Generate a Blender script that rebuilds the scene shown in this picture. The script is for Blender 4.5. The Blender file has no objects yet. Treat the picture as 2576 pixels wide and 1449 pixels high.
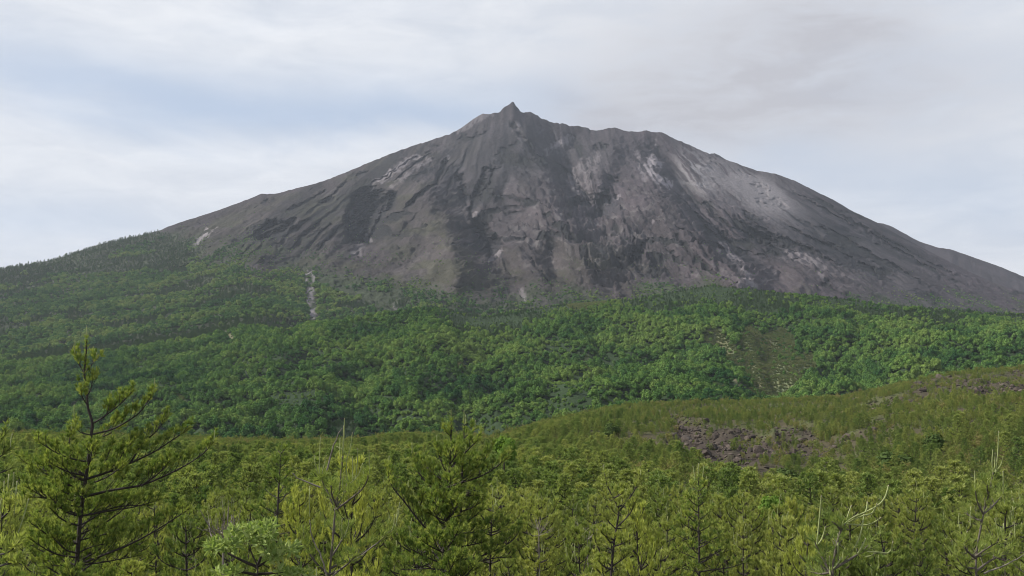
import bpy, math, random
import numpy as np

# ------------------------------------------------------------------ basics
scn = bpy.context.scene
COL = scn.collection
F = 983.0                      # focal length in pixels of a 1024 px wide frame
TH = math.atan(112.0 / F)      # camera pitch
CT, ST = math.cos(TH), math.sin(TH)
K = 1024.0 / 2576.0            # survey units (2576 px wide) -> frame pixels
RNG = np.random.default_rng(7)


def q2se(qx, qy):
    """bearing X/Y and elevation Z/Y of a surveyed direction"""
    x = (np.asarray(qx, float) * K - 512.0) / F
    y = (288.0 - np.asarray(qy, float) * K) / F
    dY = CT - y * ST
    dZ = ST + y * CT
    return x / dY, dZ / dY


def se2q(s, e):
    cf = CT + e * ST
    cu = -ST + e * CT
    return (512.0 + F * s / cf) / K, (288.0 - F * cu / cf) / K


def at(qx, qy, Y):
    s, e = q2se(qx, qy)
    return np.array([float(s) * Y, Y, float(e) * Y])


def skyline(pts):
    a = np.array(pts, float)
    s, e = q2se(a[:, 0], a[:, 1])
    o = np.argsort(s)
    return lambda S: np.interp(S, s[o], e[o])


def along(pts):
    """value given over surveyed bearing"""
    a = np.array(pts, float)
    s, _ = q2se(a[:, 0], np.full(len(a), 900.0))
    return lambda S: np.interp(S, s, a[:, 1])


def sst(a, b, x):
    t = np.clip((x - a) / (b - a), 0, 1)
    return t * t * (3 - 2 * t)


# ------------------------------------------------------------------ noise
_tab = np.random.default_rng(1234).random(65536)


def _h(ix, iy, seed):
    n = (ix * 374761393 + iy * 668265263 + seed * 974634777) & 0xFFFFFFFF
    n = ((n ^ (n >> 13)) * 1274126177) & 0xFFFFFFFF
    n = n ^ (n >> 16)
    return _tab[n & 65535]


def vnoise(x, y, seed=0):
    x = np.asarray(x, float); y = np.asarray(y, float)
    fx = np.floor(x); fy = np.floor(y)
    ix = fx.astype(np.int64); iy = fy.astype(np.int64)
    tx = x - fx; ty = y - fy
    tx = tx * tx * tx * (tx * (tx * 6 - 15) + 10)
    ty = ty * ty * ty * (ty * (ty * 6 - 15) + 10)
    a = _h(ix, iy, seed); b = _h(ix + 1, iy, seed)
    c = _h(ix, iy + 1, seed); d = _h(ix + 1, iy + 1, seed)
    return (a + (b - a) * tx) * (1 - ty) + (c + (d - c) * tx) * ty


def fbm(x, y, oct=4, seed=0, gain=0.5):
    v = 0.0; a = 1.0; t = 0.0
    for i in range(oct):
        v = v + a * (vnoise(x, y, seed + i * 17) * 2 - 1)
        t += a; a *= gain
        x = x * 2.03 + 13.7; y = y * 2.03 + 7.1
    return v / t


def ridged(x, y, oct=3, seed=0, gain=0.5):
    """0 on smooth backs, 1 in sharp channel lines"""
    v = 0.0; a = 1.0; t = 0.0
    for i in range(oct):
        v = v + a * (1 - np.abs(vnoise(x, y, seed + i * 31) * 2 - 1))
        t += a; a *= gain
        x = x * 2.1 + 3.3; y = y * 2.1 + 9.2
    return v / t


def polydist(QX, QY, pts):
    """distance to a polyline, share of its length, signed side"""
    d = np.full(QX.shape, 1e9); tt = np.zeros(QX.shape); side = np.zeros(QX.shape)
    P = np.array(pts, float)
    L = np.hypot(*(P[1:] - P[:-1]).T); cum = np.concatenate([[0], np.cumsum(L)]); tot = cum[-1]
    for i in range(len(P) - 1):
        ax, ay = P[i]; bx, by = P[i + 1]
        vx, vy = bx - ax, by - ay
        l2 = vx * vx + vy * vy
        t = np.clip(((QX - ax) * vx + (QY - ay) * vy) / l2, 0, 1)
        dx = QX - (ax + t * vx); dy = QY - (ay + t * vy)
        dd = np.hypot(dx, dy)
        m = dd < d
        d = np.where(m, dd, d)
        tt = np.where(m, (cum[i] + t * L[i]) / tot, tt)
        side = np.where(m, vx * dy - vy * dx, side)
    return d, tt, side


# ------------------------------------------------------------------ mesh + tagging helpers
def mesh_np(name, verts, faces, mats, matidx=None, attrs=None, smooth=False, cols=None):
    """faces: list of integer arrays, each (n, k)"""
    me = bpy.data.meshes.new(name)
    verts = np.asarray(verts, np.float32)
    me.vertices.add(len(verts))
    me.vertices.foreach_set('co', verts.ravel())
    loops = np.concatenate([np.asarray(f, np.int32).ravel() for f in faces])
    sizes = np.concatenate([np.full(len(f), f.shape[1], np.int32) for f in faces])
    starts = np.concatenate([[0], np.cumsum(sizes)[:-1]]).astype(np.int32)
    me.loops.add(len(loops)); me.polygons.add(len(sizes))
    me.loops.foreach_set('vertex_index', loops)
    me.polygons.foreach_set('loop_start', starts)
    for m in mats:
        me.materials.append(m)
    if matidx is not None:
        me.polygons.foreach_set('material_index', np.asarray(matidx, np.int32))
    if attrs:
        for k, v in attrs.items():
            a = me.attributes.new(k, 'FLOAT', 'POINT')
            a.data.foreach_set('value', np.asarray(v, np.float32))
    if cols:
        for k, v in cols.items():
            a = me.attributes.new(k, 'FLOAT_COLOR', 'POINT')
            a.data.foreach_set('color', np.asarray(v, np.float32).ravel())
    me.update(calc_edges=True)
    me.polygons.foreach_set('use_smooth', np.full(len(sizes), bool(smooth)))
    return me


def link(name, data, parent=None, loc=(0, 0, 0)):
    o = bpy.data.objects.new(name, data)
    COL.objects.link(o)
    o.location = loc
    if parent is not None:
        o.parent = parent
    return o


def tag(o, label, cat, group=None, kind=None):
    if label: o['label'] = label
    if cat: o['category'] = cat
    if group: o['group'] = group
    if kind: o['kind'] = kind
    return o


class Acc:
    """collects triangles and quads for one mesh"""
    def __init__(self):
        self.v = []; self.f = []; self.m = []; self.t = []; self.n = 0

    def add(self, v, f, mat=0, tint=0.5):
        v = np.asarray(v, float); f = np.asarray(f, np.int64)
        self.v.append(v); self.f.append(f + self.n)
        self.m.append(np.full(len(f), mat))
        t = np.asarray(tint, float)
        self.t.append(np.full(len(v), float(t)) if t.ndim == 0 else t)
        self.n += len(v)

    def tube(self, pts, radii, n=6, mat=0, tint=0.5, cap=True):
        P = np.asarray(pts, float); R = np.broadcast_to(np.asarray(radii, float), (len(P),))
        D = np.gradient(P, axis=0)
        D /= np.linalg.norm(D, axis=1, keepdims=True) + 1e-9
        ref = np.array([0.31, 0.87, 0.12]) if abs(D[0][2]) > .6 else np.array([0., 0., 1.])
        U = np.cross(D, ref); U /= np.linalg.norm(U, axis=1, keepdims=True) + 1e-9
        V = np.cross(D, U)
        a = np.arange(n) * 2 * math.pi / n
        ring = (U[:, None, :] * np.cos(a)[None, :, None] + V[:, None, :] * np.sin(a)[None, :, None]) * R[:, None, None] + P[:, None, :]
        v = ring.reshape(-1, 3)
        i = np.arange(len(P) - 1)[:, None] * n; j = np.arange(n)[None, :]; j2 = (j + 1) % n
        q = np.stack([i + j, i + j2, i + n + j2, i + n + j], -1).reshape(-1, 4)
        self.add(v, q, mat, tint)
        if cap:
            k = len(P) - 1
            c = np.vstack([ring[k], P[k] + D[k] * R[k] * .6])
            self.add(c, np.array([[x, (x + 1) % n, n] for x in range(n)]), mat, tint)

    def tufts(self, rng, P, D, L, nn, w, mat=0, tint=None, spread=(0.2, 1.15), stem=0.03):
        P = np.asarray(P, float); D = np.asarray(D, float); N = len(P)
        if N == 0: return
        D = D / (np.linalg.norm(D, axis=1, keepdims=True) + 1e-9)
        ref = np.where(np.abs(D[:, 2:3]) > .9, np.array([[1., 0, 0]]), np.array([[0., 0, 1]]))
        U = np.cross(D, ref); U /= np.linalg.norm(U, axis=1, keepdims=True) + 1e-9
        V = np.cross(D, U)
        ph = rng.random((N, nn)) * 2 * math.pi
        al = spread[0] + (spread[1] - spread[0]) * rng.random((N, nn)) ** .8
        dr = D[:, None] * np.cos(al)[..., None] + (U[:, None] * np.cos(ph)[..., None] + V[:, None] * np.sin(ph)[..., None]) * np.sin(al)[..., None]
        base = P[:, None] + D[:, None] * (rng.random((N, nn)) * stem)[..., None]
        ln = (L if np.ndim(L) == 0 else np.asarray(L)[:, None]) * (.7 + .45 * rng.random((N, nn)))
        tip = base + dr * ln[..., None]
        wv = np.cross(dr, rng.normal(size=(N, nn, 3)))
        wv /= np.linalg.norm(wv, axis=2, keepdims=True) + 1e-9
        wv *= w * .5
        mid = base + dr * (ln * .45)[..., None]
        v = np.stack([base, mid - wv, tip, mid + wv], 2).reshape(-1, 3)
        f = np.arange(len(v)).reshape(-1, 4)
        if tint is None:
            tint = rng.random(N)
        tv = np.clip(np.repeat(np.asarray(tint), nn * 4) + np.repeat(rng.normal(0, .07, N * nn), 4), 0, 1)
        self.add(v, f, mat, tv)

    def mesh(self, name, mats, smooth=False):
        return mesh_np(name, np.concatenate(self.v), self._faces(), mats, self._midx(), {'tint': np.concatenate(self.t)}, smooth)

    def _faces(self):
        return self.f

    def _midx(self):
        return np.concatenate(self.m)


# ------------------------------------------------------------------ materials
def new_mat(name):
    m = bpy.data.materials.new(name); m.use_nodes = True
    nt = m.node_tree; nt.nodes.clear()
    out = nt.nodes.new('ShaderNodeOutputMaterial')
    return m, nt, nt.nodes, nt.links, out


def ramp(N, L, fac, stops):
    r = N.new('ShaderNodeValToRGB')
    el = r.color_ramp.elements
    while len(el) < len(stops): el.new(0.5)
    for e, (p, c) in zip(el, stops):
        e.position = p; e.color = (*c, 1)
    L.new(fac, r.inputs[0])
    return r.outputs[0]


def math_n(N, L, op, a, b=None, clamp=False):
    n = N.new('ShaderNodeMath'); n.operation = op; n.use_clamp = clamp
    for i, x in enumerate((a, b)):
        if x is None: continue
        if isinstance(x, (int, float)): n.inputs[i].default_value = x
        else: L.new(x, n.inputs[i])
    return n.outputs[0]


def noise_n(N, L, scale, detail=3, rough=.55, vec=None, dist=0.0):
    n = N.new('ShaderNodeTexNoise'); n.inputs['Scale'].default_value = scale
    n.inputs['Detail'].default_value = detail; n.inputs['Roughness'].default_value = rough
    n.inputs['Distortion'].default_value = dist
    if vec is not None: L.new(vec, n.inputs['Vector'])
    return n.outputs[0]


def mix_c(N, L, fac, a, b, mode='MIX'):
    n = N.new('ShaderNodeMix'); n.data_type = 'RGBA'; n.blend_type = mode
    for s, x in ((n.inputs[0], fac), (n.inputs[6], a), (n.inputs[7], b)):
        if isinstance(x, (int, float)): s.default_value = x
        elif isinstance(x, tuple): s.default_value = (*x, 1)
        else: L.new(x, s)
    return n.outputs[2]


def foliage_mat(name, stops, patch_scale, w_tint=.5, w_rand=.3, w_patch=.35, trans=.35, contrast=2.2):
    """leaf colour from leaf age (tint), the individual plant (random) and stands of a kind (noise over the ground)"""
    m, nt, N, L, out = new_mat(name)
    at_ = N.new('ShaderNodeAttribute'); at_.attribute_name = 'tint'
    oi = N.new('ShaderNodeObjectInfo')
    geo = N.new('ShaderNodeNewGeometry')
    nz = noise_n(N, L, patch_scale, 3, .6, geo.outputs['Position'])
    nz = math_n(N, L, 'MULTIPLY_ADD', nz, contrast); nz.node.inputs[2].default_value = .5 - .5 * contrast
    a = math_n(N, L, 'MULTIPLY', at_.outputs['Fac'], w_tint)
    b = math_n(N, L, 'MULTIPLY', oi.outputs['Random'], w_rand)
    c = math_n(N, L, 'MULTIPLY', nz, w_patch)
    fac = math_n(N, L, 'ADD', math_n(N, L, 'ADD', a, b), c)
    col = ramp(N, L, fac, stops)
    d = N.new('ShaderNodeBsdfDiffuse'); L.new(col, d.inputs[0])
    t = N.new('ShaderNodeBsdfTranslucent'); L.new(mix_c(N, L, 1.0, col, (.92, 1.0, .5), 'MULTIPLY'), t.inputs[0])
    mx = N.new('ShaderNodeMixShader'); mx.inputs[0].default_value = trans
    L.new(d.outputs[0], mx.inputs[1]); L.new(t.outputs[0], mx.inputs[2])
    L.new(mx.outputs[0], out.inputs[0])
    return m


def bark_mat(name, c1, c2, scale):
    m, nt, N, L, out = new_mat(name)
    geo = N.new('ShaderNodeNewGeometry')
    nz = noise_n(N, L, scale, 4, .65, geo.outputs['Position'])
    col = ramp(N, L, nz, [(.3, c1), (.7, c2)])
    b = N.new('ShaderNodeBsdfPrincipled'); b.inputs['Roughness'].default_value = .9
    L.new(col, b.inputs['Base Color'])
    bp = N.new('ShaderNodeBump'); bp.inputs['Strength'].default_value = .6; bp.inputs['Distance'].default_value = .01
    L.new(nz, bp.inputs['Height']); L.new(bp.outputs[0], b.inputs['Normal'])
    L.new(b.outputs[0], out.inputs[0])
    return m


M_needle = foliage_mat('pine_needles', [(0, (.070, .118, .042)), (.3, (.158, .222, .072)), (.62, (.31, .355, .108)), (1, (.47, .475, .16))], .05, .45, .45, .42, .45)
M_needle_tall = foliage_mat('pine_needles_tall', [(0, (.080, .135, .042)), (.4, (.195, .265, .074)), (.75, (.37, .415, .115)), (1, (.56, .56, .18))], .05, .85, .1, .12, .42)
M_needle_far = foliage_mat('pine_needles_far', [(0, (.062, .112, .044)), (.3, (.122, .188, .064)), (.62, (.23, .295, .092)), (1, (.36, .385, .13))], .014, .35, .55, .45, .4)
M_needle_dark = foliage_mat('pine_needles_dark', [(0, (.040, .082, .046)), (.5, (.062, .115, .056)), (1, (.10, .155, .062))], .006, .4, .4, .4, .25)
M_needle_yellow = foliage_mat('pine_needles_yellowed', [(0, (.30, .36, .088)), (.5, (.43, .465, .118)), (1, (.56, .56, .16))], .1, .6, .3, .2, .35)
M_leaf = foliage_mat('broadleaf_leaves', [(0, (.022, .066, .026)), (.25, (.040, .104, .034)), (.5, (.074, .152, .040)), (.78, (.125, .22, .052)), (1, (.17, .25, .062))], .011, .25, .45, .7, .12, 3.4)
M_leaf_deep = foliage_mat('deep_leaves', [(0, (.055, .092, .030)), (1, (.115, .160, .05))], .1, .5, .3, .2, .25)
M_leaf_bright = foliage_mat('bright_leaves', [(0, (.12, .22, .04)), (1, (.22, .32, .07))], .1, .6, .3, .2, .4)
M_leaf_shrub = foliage_mat('shrub_leaves', [(0, (.17, .25, .07)), (.5, (.28, .36, .12)), (1, (.42, .48, .20))], .5, .8, .1, .2, .35)
M_scrub = foliage_mat('scrub_leaves', [(0, (.075, .120, .042)), (.35, (.125, .175, .055)), (.65, (.21, .245, .072)), (.92, (.26, .235, .09)), (1, (.30, .26, .12))], .06, .4, .5, .4, .3)
M_grass = foliage_mat('reed_grass', [(0, (.085, .13, .055)), (.5, (.14, .175, .078)), (1, (.23, .22, .115))], .012, .4, .4, .4, .3)
M_bark = bark_mat('pine_bark', (.018, .014, .012), (.055, .043, .036), 22)
M_bark_pale = bark_mat('pine_bark_pale', (.07, .06, .045), (.15, .13, .10), 18)
M_dead = bark_mat('dead_wood', (.13, .11, .09), (.26, .23, .19), 14)
M_candle = bark_mat('candle_shoot', (.22, .26, .095), (.34, .37, .15), 25)
M_candle_tip = bark_mat('candle_bud', (.30, .28, .16), (.42, .38, .25), 40)


def rock_mat():
    m, nt, N, L, out = new_mat('lava_rock')
    geo = N.new('ShaderNodeNewGeometry'); oi = N.new('ShaderNodeObjectInfo')
    n1 = noise_n(N, L, .55, 5, .65, geo.outputs['Position'])
    n2 = noise_n(N, L, 3.0, 4, .6, geo.outputs['Position'])
    f = math_n(N, L, 'ADD', math_n(N, L, 'MULTIPLY', n1, .8), math_n(N, L, 'MULTIPLY', oi.outputs['Random'], .3))
    col = ramp(N, L, f, [(.3, (.026, .021, .018)), (.55, (.068, .052, .041)), (.8, (.125, .099, .080)), (1, (.23, .19, .155))])
    b = N.new('ShaderNodeBsdfPrincipled'); b.inputs['Roughness'].default_value = .95
    L.new(col, b.inputs['Base Color'])
    bp = N.new('ShaderNodeBump'); bp.inputs['Strength'].default_value = .8; bp.inputs['Distance'].default_value = .3
    L.new(n2, bp.inputs['Height']); L.new(bp.outputs[0], b.inputs['Normal'])
    L.new(b.outputs[0], out.inputs[0])
    return m


M_rock = rock_mat()


def terrain_mat(name, s_big, s_small, bump_d, var=.45):
    """surface colour stored per point on the terrain (rock kind, ash, moss, darker gullies), broken up by noise, with a rough relief"""
    m, nt, N, L, out = new_mat(name)
    at_ = N.new('ShaderNodeAttribute'); at_.attribute_name = 'albedo'
    geo = N.new('ShaderNodeNewGeometry')
    n1 = noise_n(N, L, s_big, 5, .62, geo.outputs['Position'])
    n2 = noise_n(N, L, s_small, 5, .7, geo.outputs['Position'])
    v = math_n(N, L, 'MULTIPLY_ADD', math_n(N, L, 'ADD', n1, n2), var * 1.6)
    v.node.inputs[2].default_value = 1 - var * 1.6
    cc = N.new('ShaderNodeCombineColor')
    for i in range(3): L.new(v, cc.inputs[i])
    col = mix_c(N, L, 1.0, at_.outputs['Color'], cc.outputs[0], 'MULTIPLY')
    b = N.new('ShaderNodeBsdfPrincipled'); b.inputs['Roughness'].default_value = .95
    b.inputs['Specular IOR Level'].default_value = .1
    L.new(col, b.inputs['Base Color'])
    bp = N.new('ShaderNodeBump'); bp.inputs['Strength'].default_value = .9; bp.inputs['Distance'].default_value = bump_d
    L.new(n2, bp.inputs['Height']); L.new(bp.outputs[0], b.inputs['Normal'])
    L.new(b.outputs[0], out.inputs[0])
    return m


M_mtn = terrain_mat('volcanic_ash_and_lava', .006, .10, 6.0, .60)
M_hill = terrain_mat('forest_floor', .02, .2, 1.5, .4)
M_gnd = terrain_mat('lava_field_floor', .15, 1.2, .4, .5)

# ------------------------------------------------------------------ surveyed lines (units: 2576-wide frame)
SKY = skyline([(-1500, 960), (-700, 830), (-300, 735), (0, 677), (60, 668), (130, 655), (200, 632), (260, 612), (330, 598), (400, 580), (450, 560), (500, 545),
    (560, 525), (620, 503), (655, 488), (690, 488), (740, 475), (800, 460), (850, 442), (890, 425), (950, 400), (1000, 380), (1060, 360),
    (1130, 338), (1160, 322), (1185, 303), (1203, 290), (1215, 285), (1228, 287), (1240, 284), (1255, 282), (1264, 274), (1274, 268), (1281, 265), (1285, 258), (1290, 254), (1293, 257), (1297, 265), (1303, 272), (1308, 282),
    (1320, 282), (1332, 280), (1343, 286), (1355, 294), (1375, 303), (1385, 307), (1400, 309), (1415, 311), (1430, 316), (1450, 315), (1465, 319), (1480, 321), (1487, 328), (1500, 329),
    (1520, 326), (1535, 322), (1546, 320), (1556, 325), (1575, 331), (1600, 331), (1625, 329), (1640, 333), (1655, 332), (1665, 333), (1700, 350), (1750, 372), (1800, 394), (1850, 410),
    (1900, 428), (1950, 437), (2000, 455), (2050, 480), (2100, 505), (2150, 534), (2205, 559), (2266, 595), (2319, 622), (2395, 662),
    (2452, 690), (2509, 715), (2576, 735), (2700, 760), (3000, 800), (4000, 900)])
YR = along([(-1500, 1500), (0, 2200), (650, 2600), (1000, 2850), (1290, 3000), (1450, 3080), (1650, 3000), (2000, 2900), (2300, 2800), (2576, 2650), (4000, 2300)])
RIDGE = skyline([(-1500, 990), (0, 955), (250, 925), (480, 893), (590, 862), (700, 838), (800, 815), (900, 803), (1000, 787), (1100, 770), (1180, 788), (1230, 790),
    (1300, 775), (1450, 755), (1560, 750), (1640, 745), (1720, 727), (1790, 714), (1880, 725), (1977, 738), (2091, 746), (2243, 765), (2395, 773),
    (2576, 787), (3200, 830), (4000, 900)])
YH = along([(-1500, 900), (0, 900), (480, 980), (1100, 1120), (1787, 1220), (2576, 1150), (4000, 1100)])
DIP = along([(-1500, 0), (560, 0), (760, 10), (1000, 26), (1200, 18), (1300, 22), (1800, 40), (2576, 45), (4000, 45)])
EDGE = skyline([(-1500, 1085), (0, 1078), (200, 1078), (400, 1085), (600, 1097), (750, 1095), (900, 1090), (1000, 1076), (1150, 1080), (1230, 1088), (1290, 1072),
    (1350, 1052), (1450, 1030), (1560, 1008), (1700, 1002), (1850, 1000), (2000, 992), (2120, 986), (2200, 970), (2300, 945), (2400, 925), (2576, 912), (3000, 890), (4000, 900)])
YC = along([(-1500, 280), (0, 300), (900, 310), (1290, 330), (1700, 380), (2576, 420), (4000, 420)])
PINE_H = 2.9


def pchip(xs, zs, x):
    """monotone cubic through rows of control heights; xs, zs: (k, n) arrays over n bearings, x: (m, n)"""
    h = xs[1:] - xs[:-1]; d = (zs[1:] - zs[:-1]) / h
    m = np.zeros_like(zs)
    m[0] = d[0]; m[-1] = d[-1]
    same = d[:-1] * d[1:] > 0
    w1 = 2 * h[1:] + h[:-1]; w2 = h[1:] + 2 * h[:-1]
    with np.errstate(divide='ignore', invalid='ignore'):
        hm = (w1 + w2) / (w1 / d[:-1] + w2 / d[1:])
    m[1:-1] = np.where(same, hm, 0)
    out = np.zeros_like(x)
    for i in range(len(xs) - 1):
        sel = (x >= xs[i]) & (x <= xs[i + 1]) if i == 0 else (x > xs[i]) & (x <= xs[i + 1])
        t = (x - xs[i]) / h[i]
        v = (2 * t**3 - 3 * t**2 + 1) * zs[i] + (t**3 - 2 * t**2 + t) * h[i] * m[i] + (-2 * t**3 + 3 * t**2) * zs[i + 1] + (t**3 - t**2) * h[i] * m[i + 1]
        out = np.where(sel, v, out)
    return out


def s_grid(step, lim=.6, far=1.15):
    a = np.arange(-lim, lim + 1e-9, step)
    b = np.linspace(lim, far, 40)[1:]
    return np.concatenate([-b[::-1], a, b])


class Sheet:
    """terrain sheet over bearing s and depth Y, with the survey direction of every point"""
    def __init__(self, S, Y, Z):
        self.S = S; self.Y = Y; self.Z = Z             # Y, Z: (rows, cols)
        self.SS = np.broadcast_to(S, Y.shape)
        self.X = self.SS * Y

    def q(self):
        return se2q(self.SS, self.Z / self.Y)

    def z_at(self, s, y):
        j = np.clip(np.searchsorted(self.S, s) - 1, 0, len(self.S) - 2)
        fj = np.clip((s - self.S[j]) / (self.S[j + 1] - self.S[j]), 0, 1)
        out = 0
        for k, w in ((j, 1 - fj), (j + 1, fj)):
            z = np.empty(len(s))
            for c in np.unique(k):
                mm = k == c
                z[mm] = np.interp(y[mm], self.Y[:, c], self.Z[:, c])
            out = out + w * z
        return out

    def build(self, name, mat, albedo):
        r, c = self.Y.shape
        v = np.stack([self.X, self.Y, self.Z], -1).reshape(-1, 3)
        i = np.arange(r - 1)[:, None] * c; j = np.arange(c - 1)[None, :]
        f = np.stack([i + j, i + j + 1, i + c + j + 1, i + c + j], -1).reshape(-1, 4)
        col = np.concatenate([albedo.reshape(-1, 3), np.ones((r * c, 1))], 1)
        me = mesh_np(name, v, [f], [mat], smooth=True, cols={'albedo': col})
        return link(name, me)


# ------------------------------------------------------------------ lava field with the near hill (ground)
S1 = s_grid(1.6 / F)
yc = YC(S1); zc = (EDGE(S1)) * yc - PINE_H * .9
flat = np.ones_like(S1)
rise = zc + 11.0
hillness = sst(-.02, .12, S1)
cx = [flat * 2.0, flat * 12, flat * 25, flat * 80, flat * 130]
cz = [flat * -4.6, flat * -5.6, flat * -6.7, flat * -9.3, -10.6 + rise * .10]
for fr, lv_hill, lv_flat in ((.3, .20, .25), (.55, .47, .5), (.8, .79, .78)):
    cx.append(130 + (yc - 130) * fr); cz.append(-10.6 + rise * (.10 + .90 * (lv_hill * hillness + lv_flat * (1 - hillness))))
cx += [yc, yc + 45, yc + 90, yc + 130]
cz += [zc, zc - 4, zc - 10, zc - 14]
T = np.linspace(0, 1, 300)[:, None]
Yg = 2.0 * ((yc + 125)[None] / 2.0) ** T
Zg = pchip(np.array(cx), np.array(cz), Yg)
G = Sheet(S1, Yg, Zg)
amp = sst(30, 160, G.Y) * (1 - .8 * sst(.86, 1.0, G.Y / (yc + 1)))
G.Z = G.Z + amp * (2.6 * fbm(G.X / 45, G.Y / 45, 4, 3) + hillness * (1.6 * fbm(G.X / 12, G.Y / 12, 3, 9)))
G.Z = G.Z + sst(20, 40, G.Y) * .35 * fbm(G.X / 5, G.Y / 5, 3, 5)
# spur coming down from the right of the hill and the little valley beside it
G.Z = G.Z + 2.0 * np.exp(-((G.SS - .50) / .16) ** 2 - ((G.Y - 190) / 60) ** 2) - 3.5 * np.exp(-((G.SS - .30) / .07) ** 2 - ((G.Y - 165) / 50) ** 2)
GQX, GQY = G.q()

ROCKS = [  # bare lava outcrops: line through the patch, half width, strength
    ([(1720, 1085), (1760, 1120), (1800, 1165)], 34, 1.0), ([(1700, 1060), (1745, 1075), (1830, 1090)], 20, .8),
    ([(1780, 1120), (1850, 1105), (1930, 1120)], 30, 1.0), ([(1850, 1150), (1960, 1130), (2060, 1150)], 26, .9),
    ([(1760, 1150), (1850, 1180), (1950, 1215)], 34, .85), ([(1800, 1190), (1900, 1225), (2000, 1235)], 26, .7), ([(2080, 1140), (2160, 1100), (2260, 1050)], 13, .55), ([(2040, 1100), (2020, 1085), (1960, 1090)], 14, .8), ([(2110, 1190), (2140, 1220), (2135, 1240)], 14, .9),
    ([(2200, 1030), (2260, 1012), (2330, 1005)], 18, .75), ([(2300, 980), (2380, 968), (2470, 975)], 16, .7), ([(2470, 990), (2530, 985), (2600, 975)], 24, .9),
    ([(2390, 1040), (2420, 1048), (2440, 1052)], 9, .7), ([(2480, 960), (2540, 950), (2600, 950)], 14, .7), ([(1480, 1105), (1540, 1120), (1580, 1135)], 12, .55), ([(1690, 1110), (1760, 1170), (1830, 1215)], 22, .75), ([(2000, 1110), (2080, 1150)], 18, .7),
    ([(1415, 1075), (1440, 1080)], 7, .7), ([(1600, 1110), (1650, 1120)], 10, .6), ([(1560, 1030), (1600, 1040)], 6, .4), ([(2330, 1100), (2290, 1150)], 8, .5), ([(1900, 1210), (1960, 1230)], 12, .5)]


def rock_field(QX, QY, warp=True):
    r = np.zeros(QX.shape)
    wx = QX + (16 * fbm(QX / 34, QY / 22, 3, 41) if warp else 0)
    wy = QY + (12 * fbm(QX / 34, QY / 22, 3, 57) if warp else 0)
    for pts, w, st in ROCKS:
        d, t, _ = polydist(wx, wy, pts)
        r = np.maximum(r, st * (1 - sst(w * .55, w * 1.15, d)))
    return r


gr = rock_field(GQX, GQY) * sst(90, 130, G.Y)
G.Z = G.Z + gr * (1.8 * fbm(G.X / 6, G.Y / 6, 3, 77) - .8)
alb = np.zeros(G.Y.shape + (3,))
soil = np.array([.082, .072, .044]); moss = np.array([.085, .098, .040]); rk = np.array([.064, .052, .042])
mn = sst(-.3, .4, fbm(G.X / 9, G.Y / 9, 3, 21))[..., None]
alb[:] = soil * (1 - mn) + moss * mn
alb = alb * (1 - gr[..., None]) + rk * (1 + .35 * fbm(G.X / 4, G.Y / 4, 3, 8)[..., None]) * gr[..., None]
ground = G.build('ground', M_gnd, alb)
tag(ground, 'dark mossy lava field and near rocky hill under the young pines', 'ground', kind='structure')

# wide base sheet that carries everything out to the edge of the scene
v = np.array([[-4300, -240, -40], [4300, -240, -40], [4300, 5000, -40], [-4300, 5000, -40]], float)
me = mesh_np('base_plain', v, [np.array([[0, 1, 2, 3]])], [M_gnd], cols={'albedo': np.tile([.06, .06, .03, 1], (4, 1))})
tag(link('base_plain', me), 'low plain around the volcano', 'plain', kind='structure')
# bank the camera stands on
v = []; nx, ny = 13, 9
for j in range(ny):
    for i in range(nx):
        x = -24 + 48 * i / (nx - 1); y = -30 + 34 * j / (ny - 1)
        v.append((x, y, -4.72 - .25 * math.sin(x * .3) * math.cos(y * .2) - .3 * max(0, y + 2) / 6))
f = np.array([[j * nx + i, j * nx + i + 1, (j + 1) * nx + i + 1, (j + 1) * nx + i] for j in range(ny - 1) for i in range(nx - 1)])
me = mesh_np('bank', np.array(v), [f], [M_gnd], smooth=True, cols={'albedo': np.tile([.06, .055, .03, 1], (len(v), 1))})
tag(link('bank', me), 'grassy bank at the viewpoint', 'bank', kind='structure')

# ------------------------------------------------------------------ forested front hill
S2 = s_grid(1.6 / F)
yc2 = YC(S2); zc2 = EDGE(S2) * yc2 - PINE_H * .9
yh = YH(S2); er = RIDGE(S2); zr = er * yh - 3.0
dip = DIP(S2)
yf = yc2 + 130; ef = EDGE(S2) - .018
cx = [yc2 + 60, yf]; cz = [zc2 - 13, ef * yf - 5]
efe = cz[1] / yf; ere = zr / yh
for fr, lv in ((.15, .19), (.3, .36), (.5, .57), (.7, .77), (.87, .92)):
    y = yf + (yh - yf) * fr
    cx.append(y); cz.append((efe + (ere - efe) * lv) * y)
cx += [yh]; cz += [zr]
e_after = zr / yh + .0005
cx += [yh + 150, yh + 260]
nod = dip < 1
slope_up = (SKY(S2) - er) / (YR(S2) - yh)
cz += [np.where(nod, (er + slope_up * 150) * (yh + 150) - 3, zr - dip), np.where(nod, (er + slope_up * 260) * (yh + 260) - 3, zr - dip + 6)]
w = sst(0, 14, dip)
cz[-2] = (1 - w) * (er + slope_up * 150) * (yh + 150) + w * (zr - dip); cz[-1] = (1 - w) * (er + slope_up * 260) * (yh + 260) - 6 * (1 - w) + w * (zr - dip + 4)
T = np.linspace(0, 1, 300)[:, None]
Yh_ = (yc2 + 62) + (yh + 255 - yc2 - 62) * T
Zh = pchip(np.array(cx), np.array(cz), Yh_)
H = Sheet(S2, Yh_, Zh)
win = sst(0, .06, T) * (1 - sst(-60, 110, H.Y - yh)) * (1 - .85 * sst(.75, .93, H.Y / yh) * np.clip(dip / 10, 0, 1))
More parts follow.
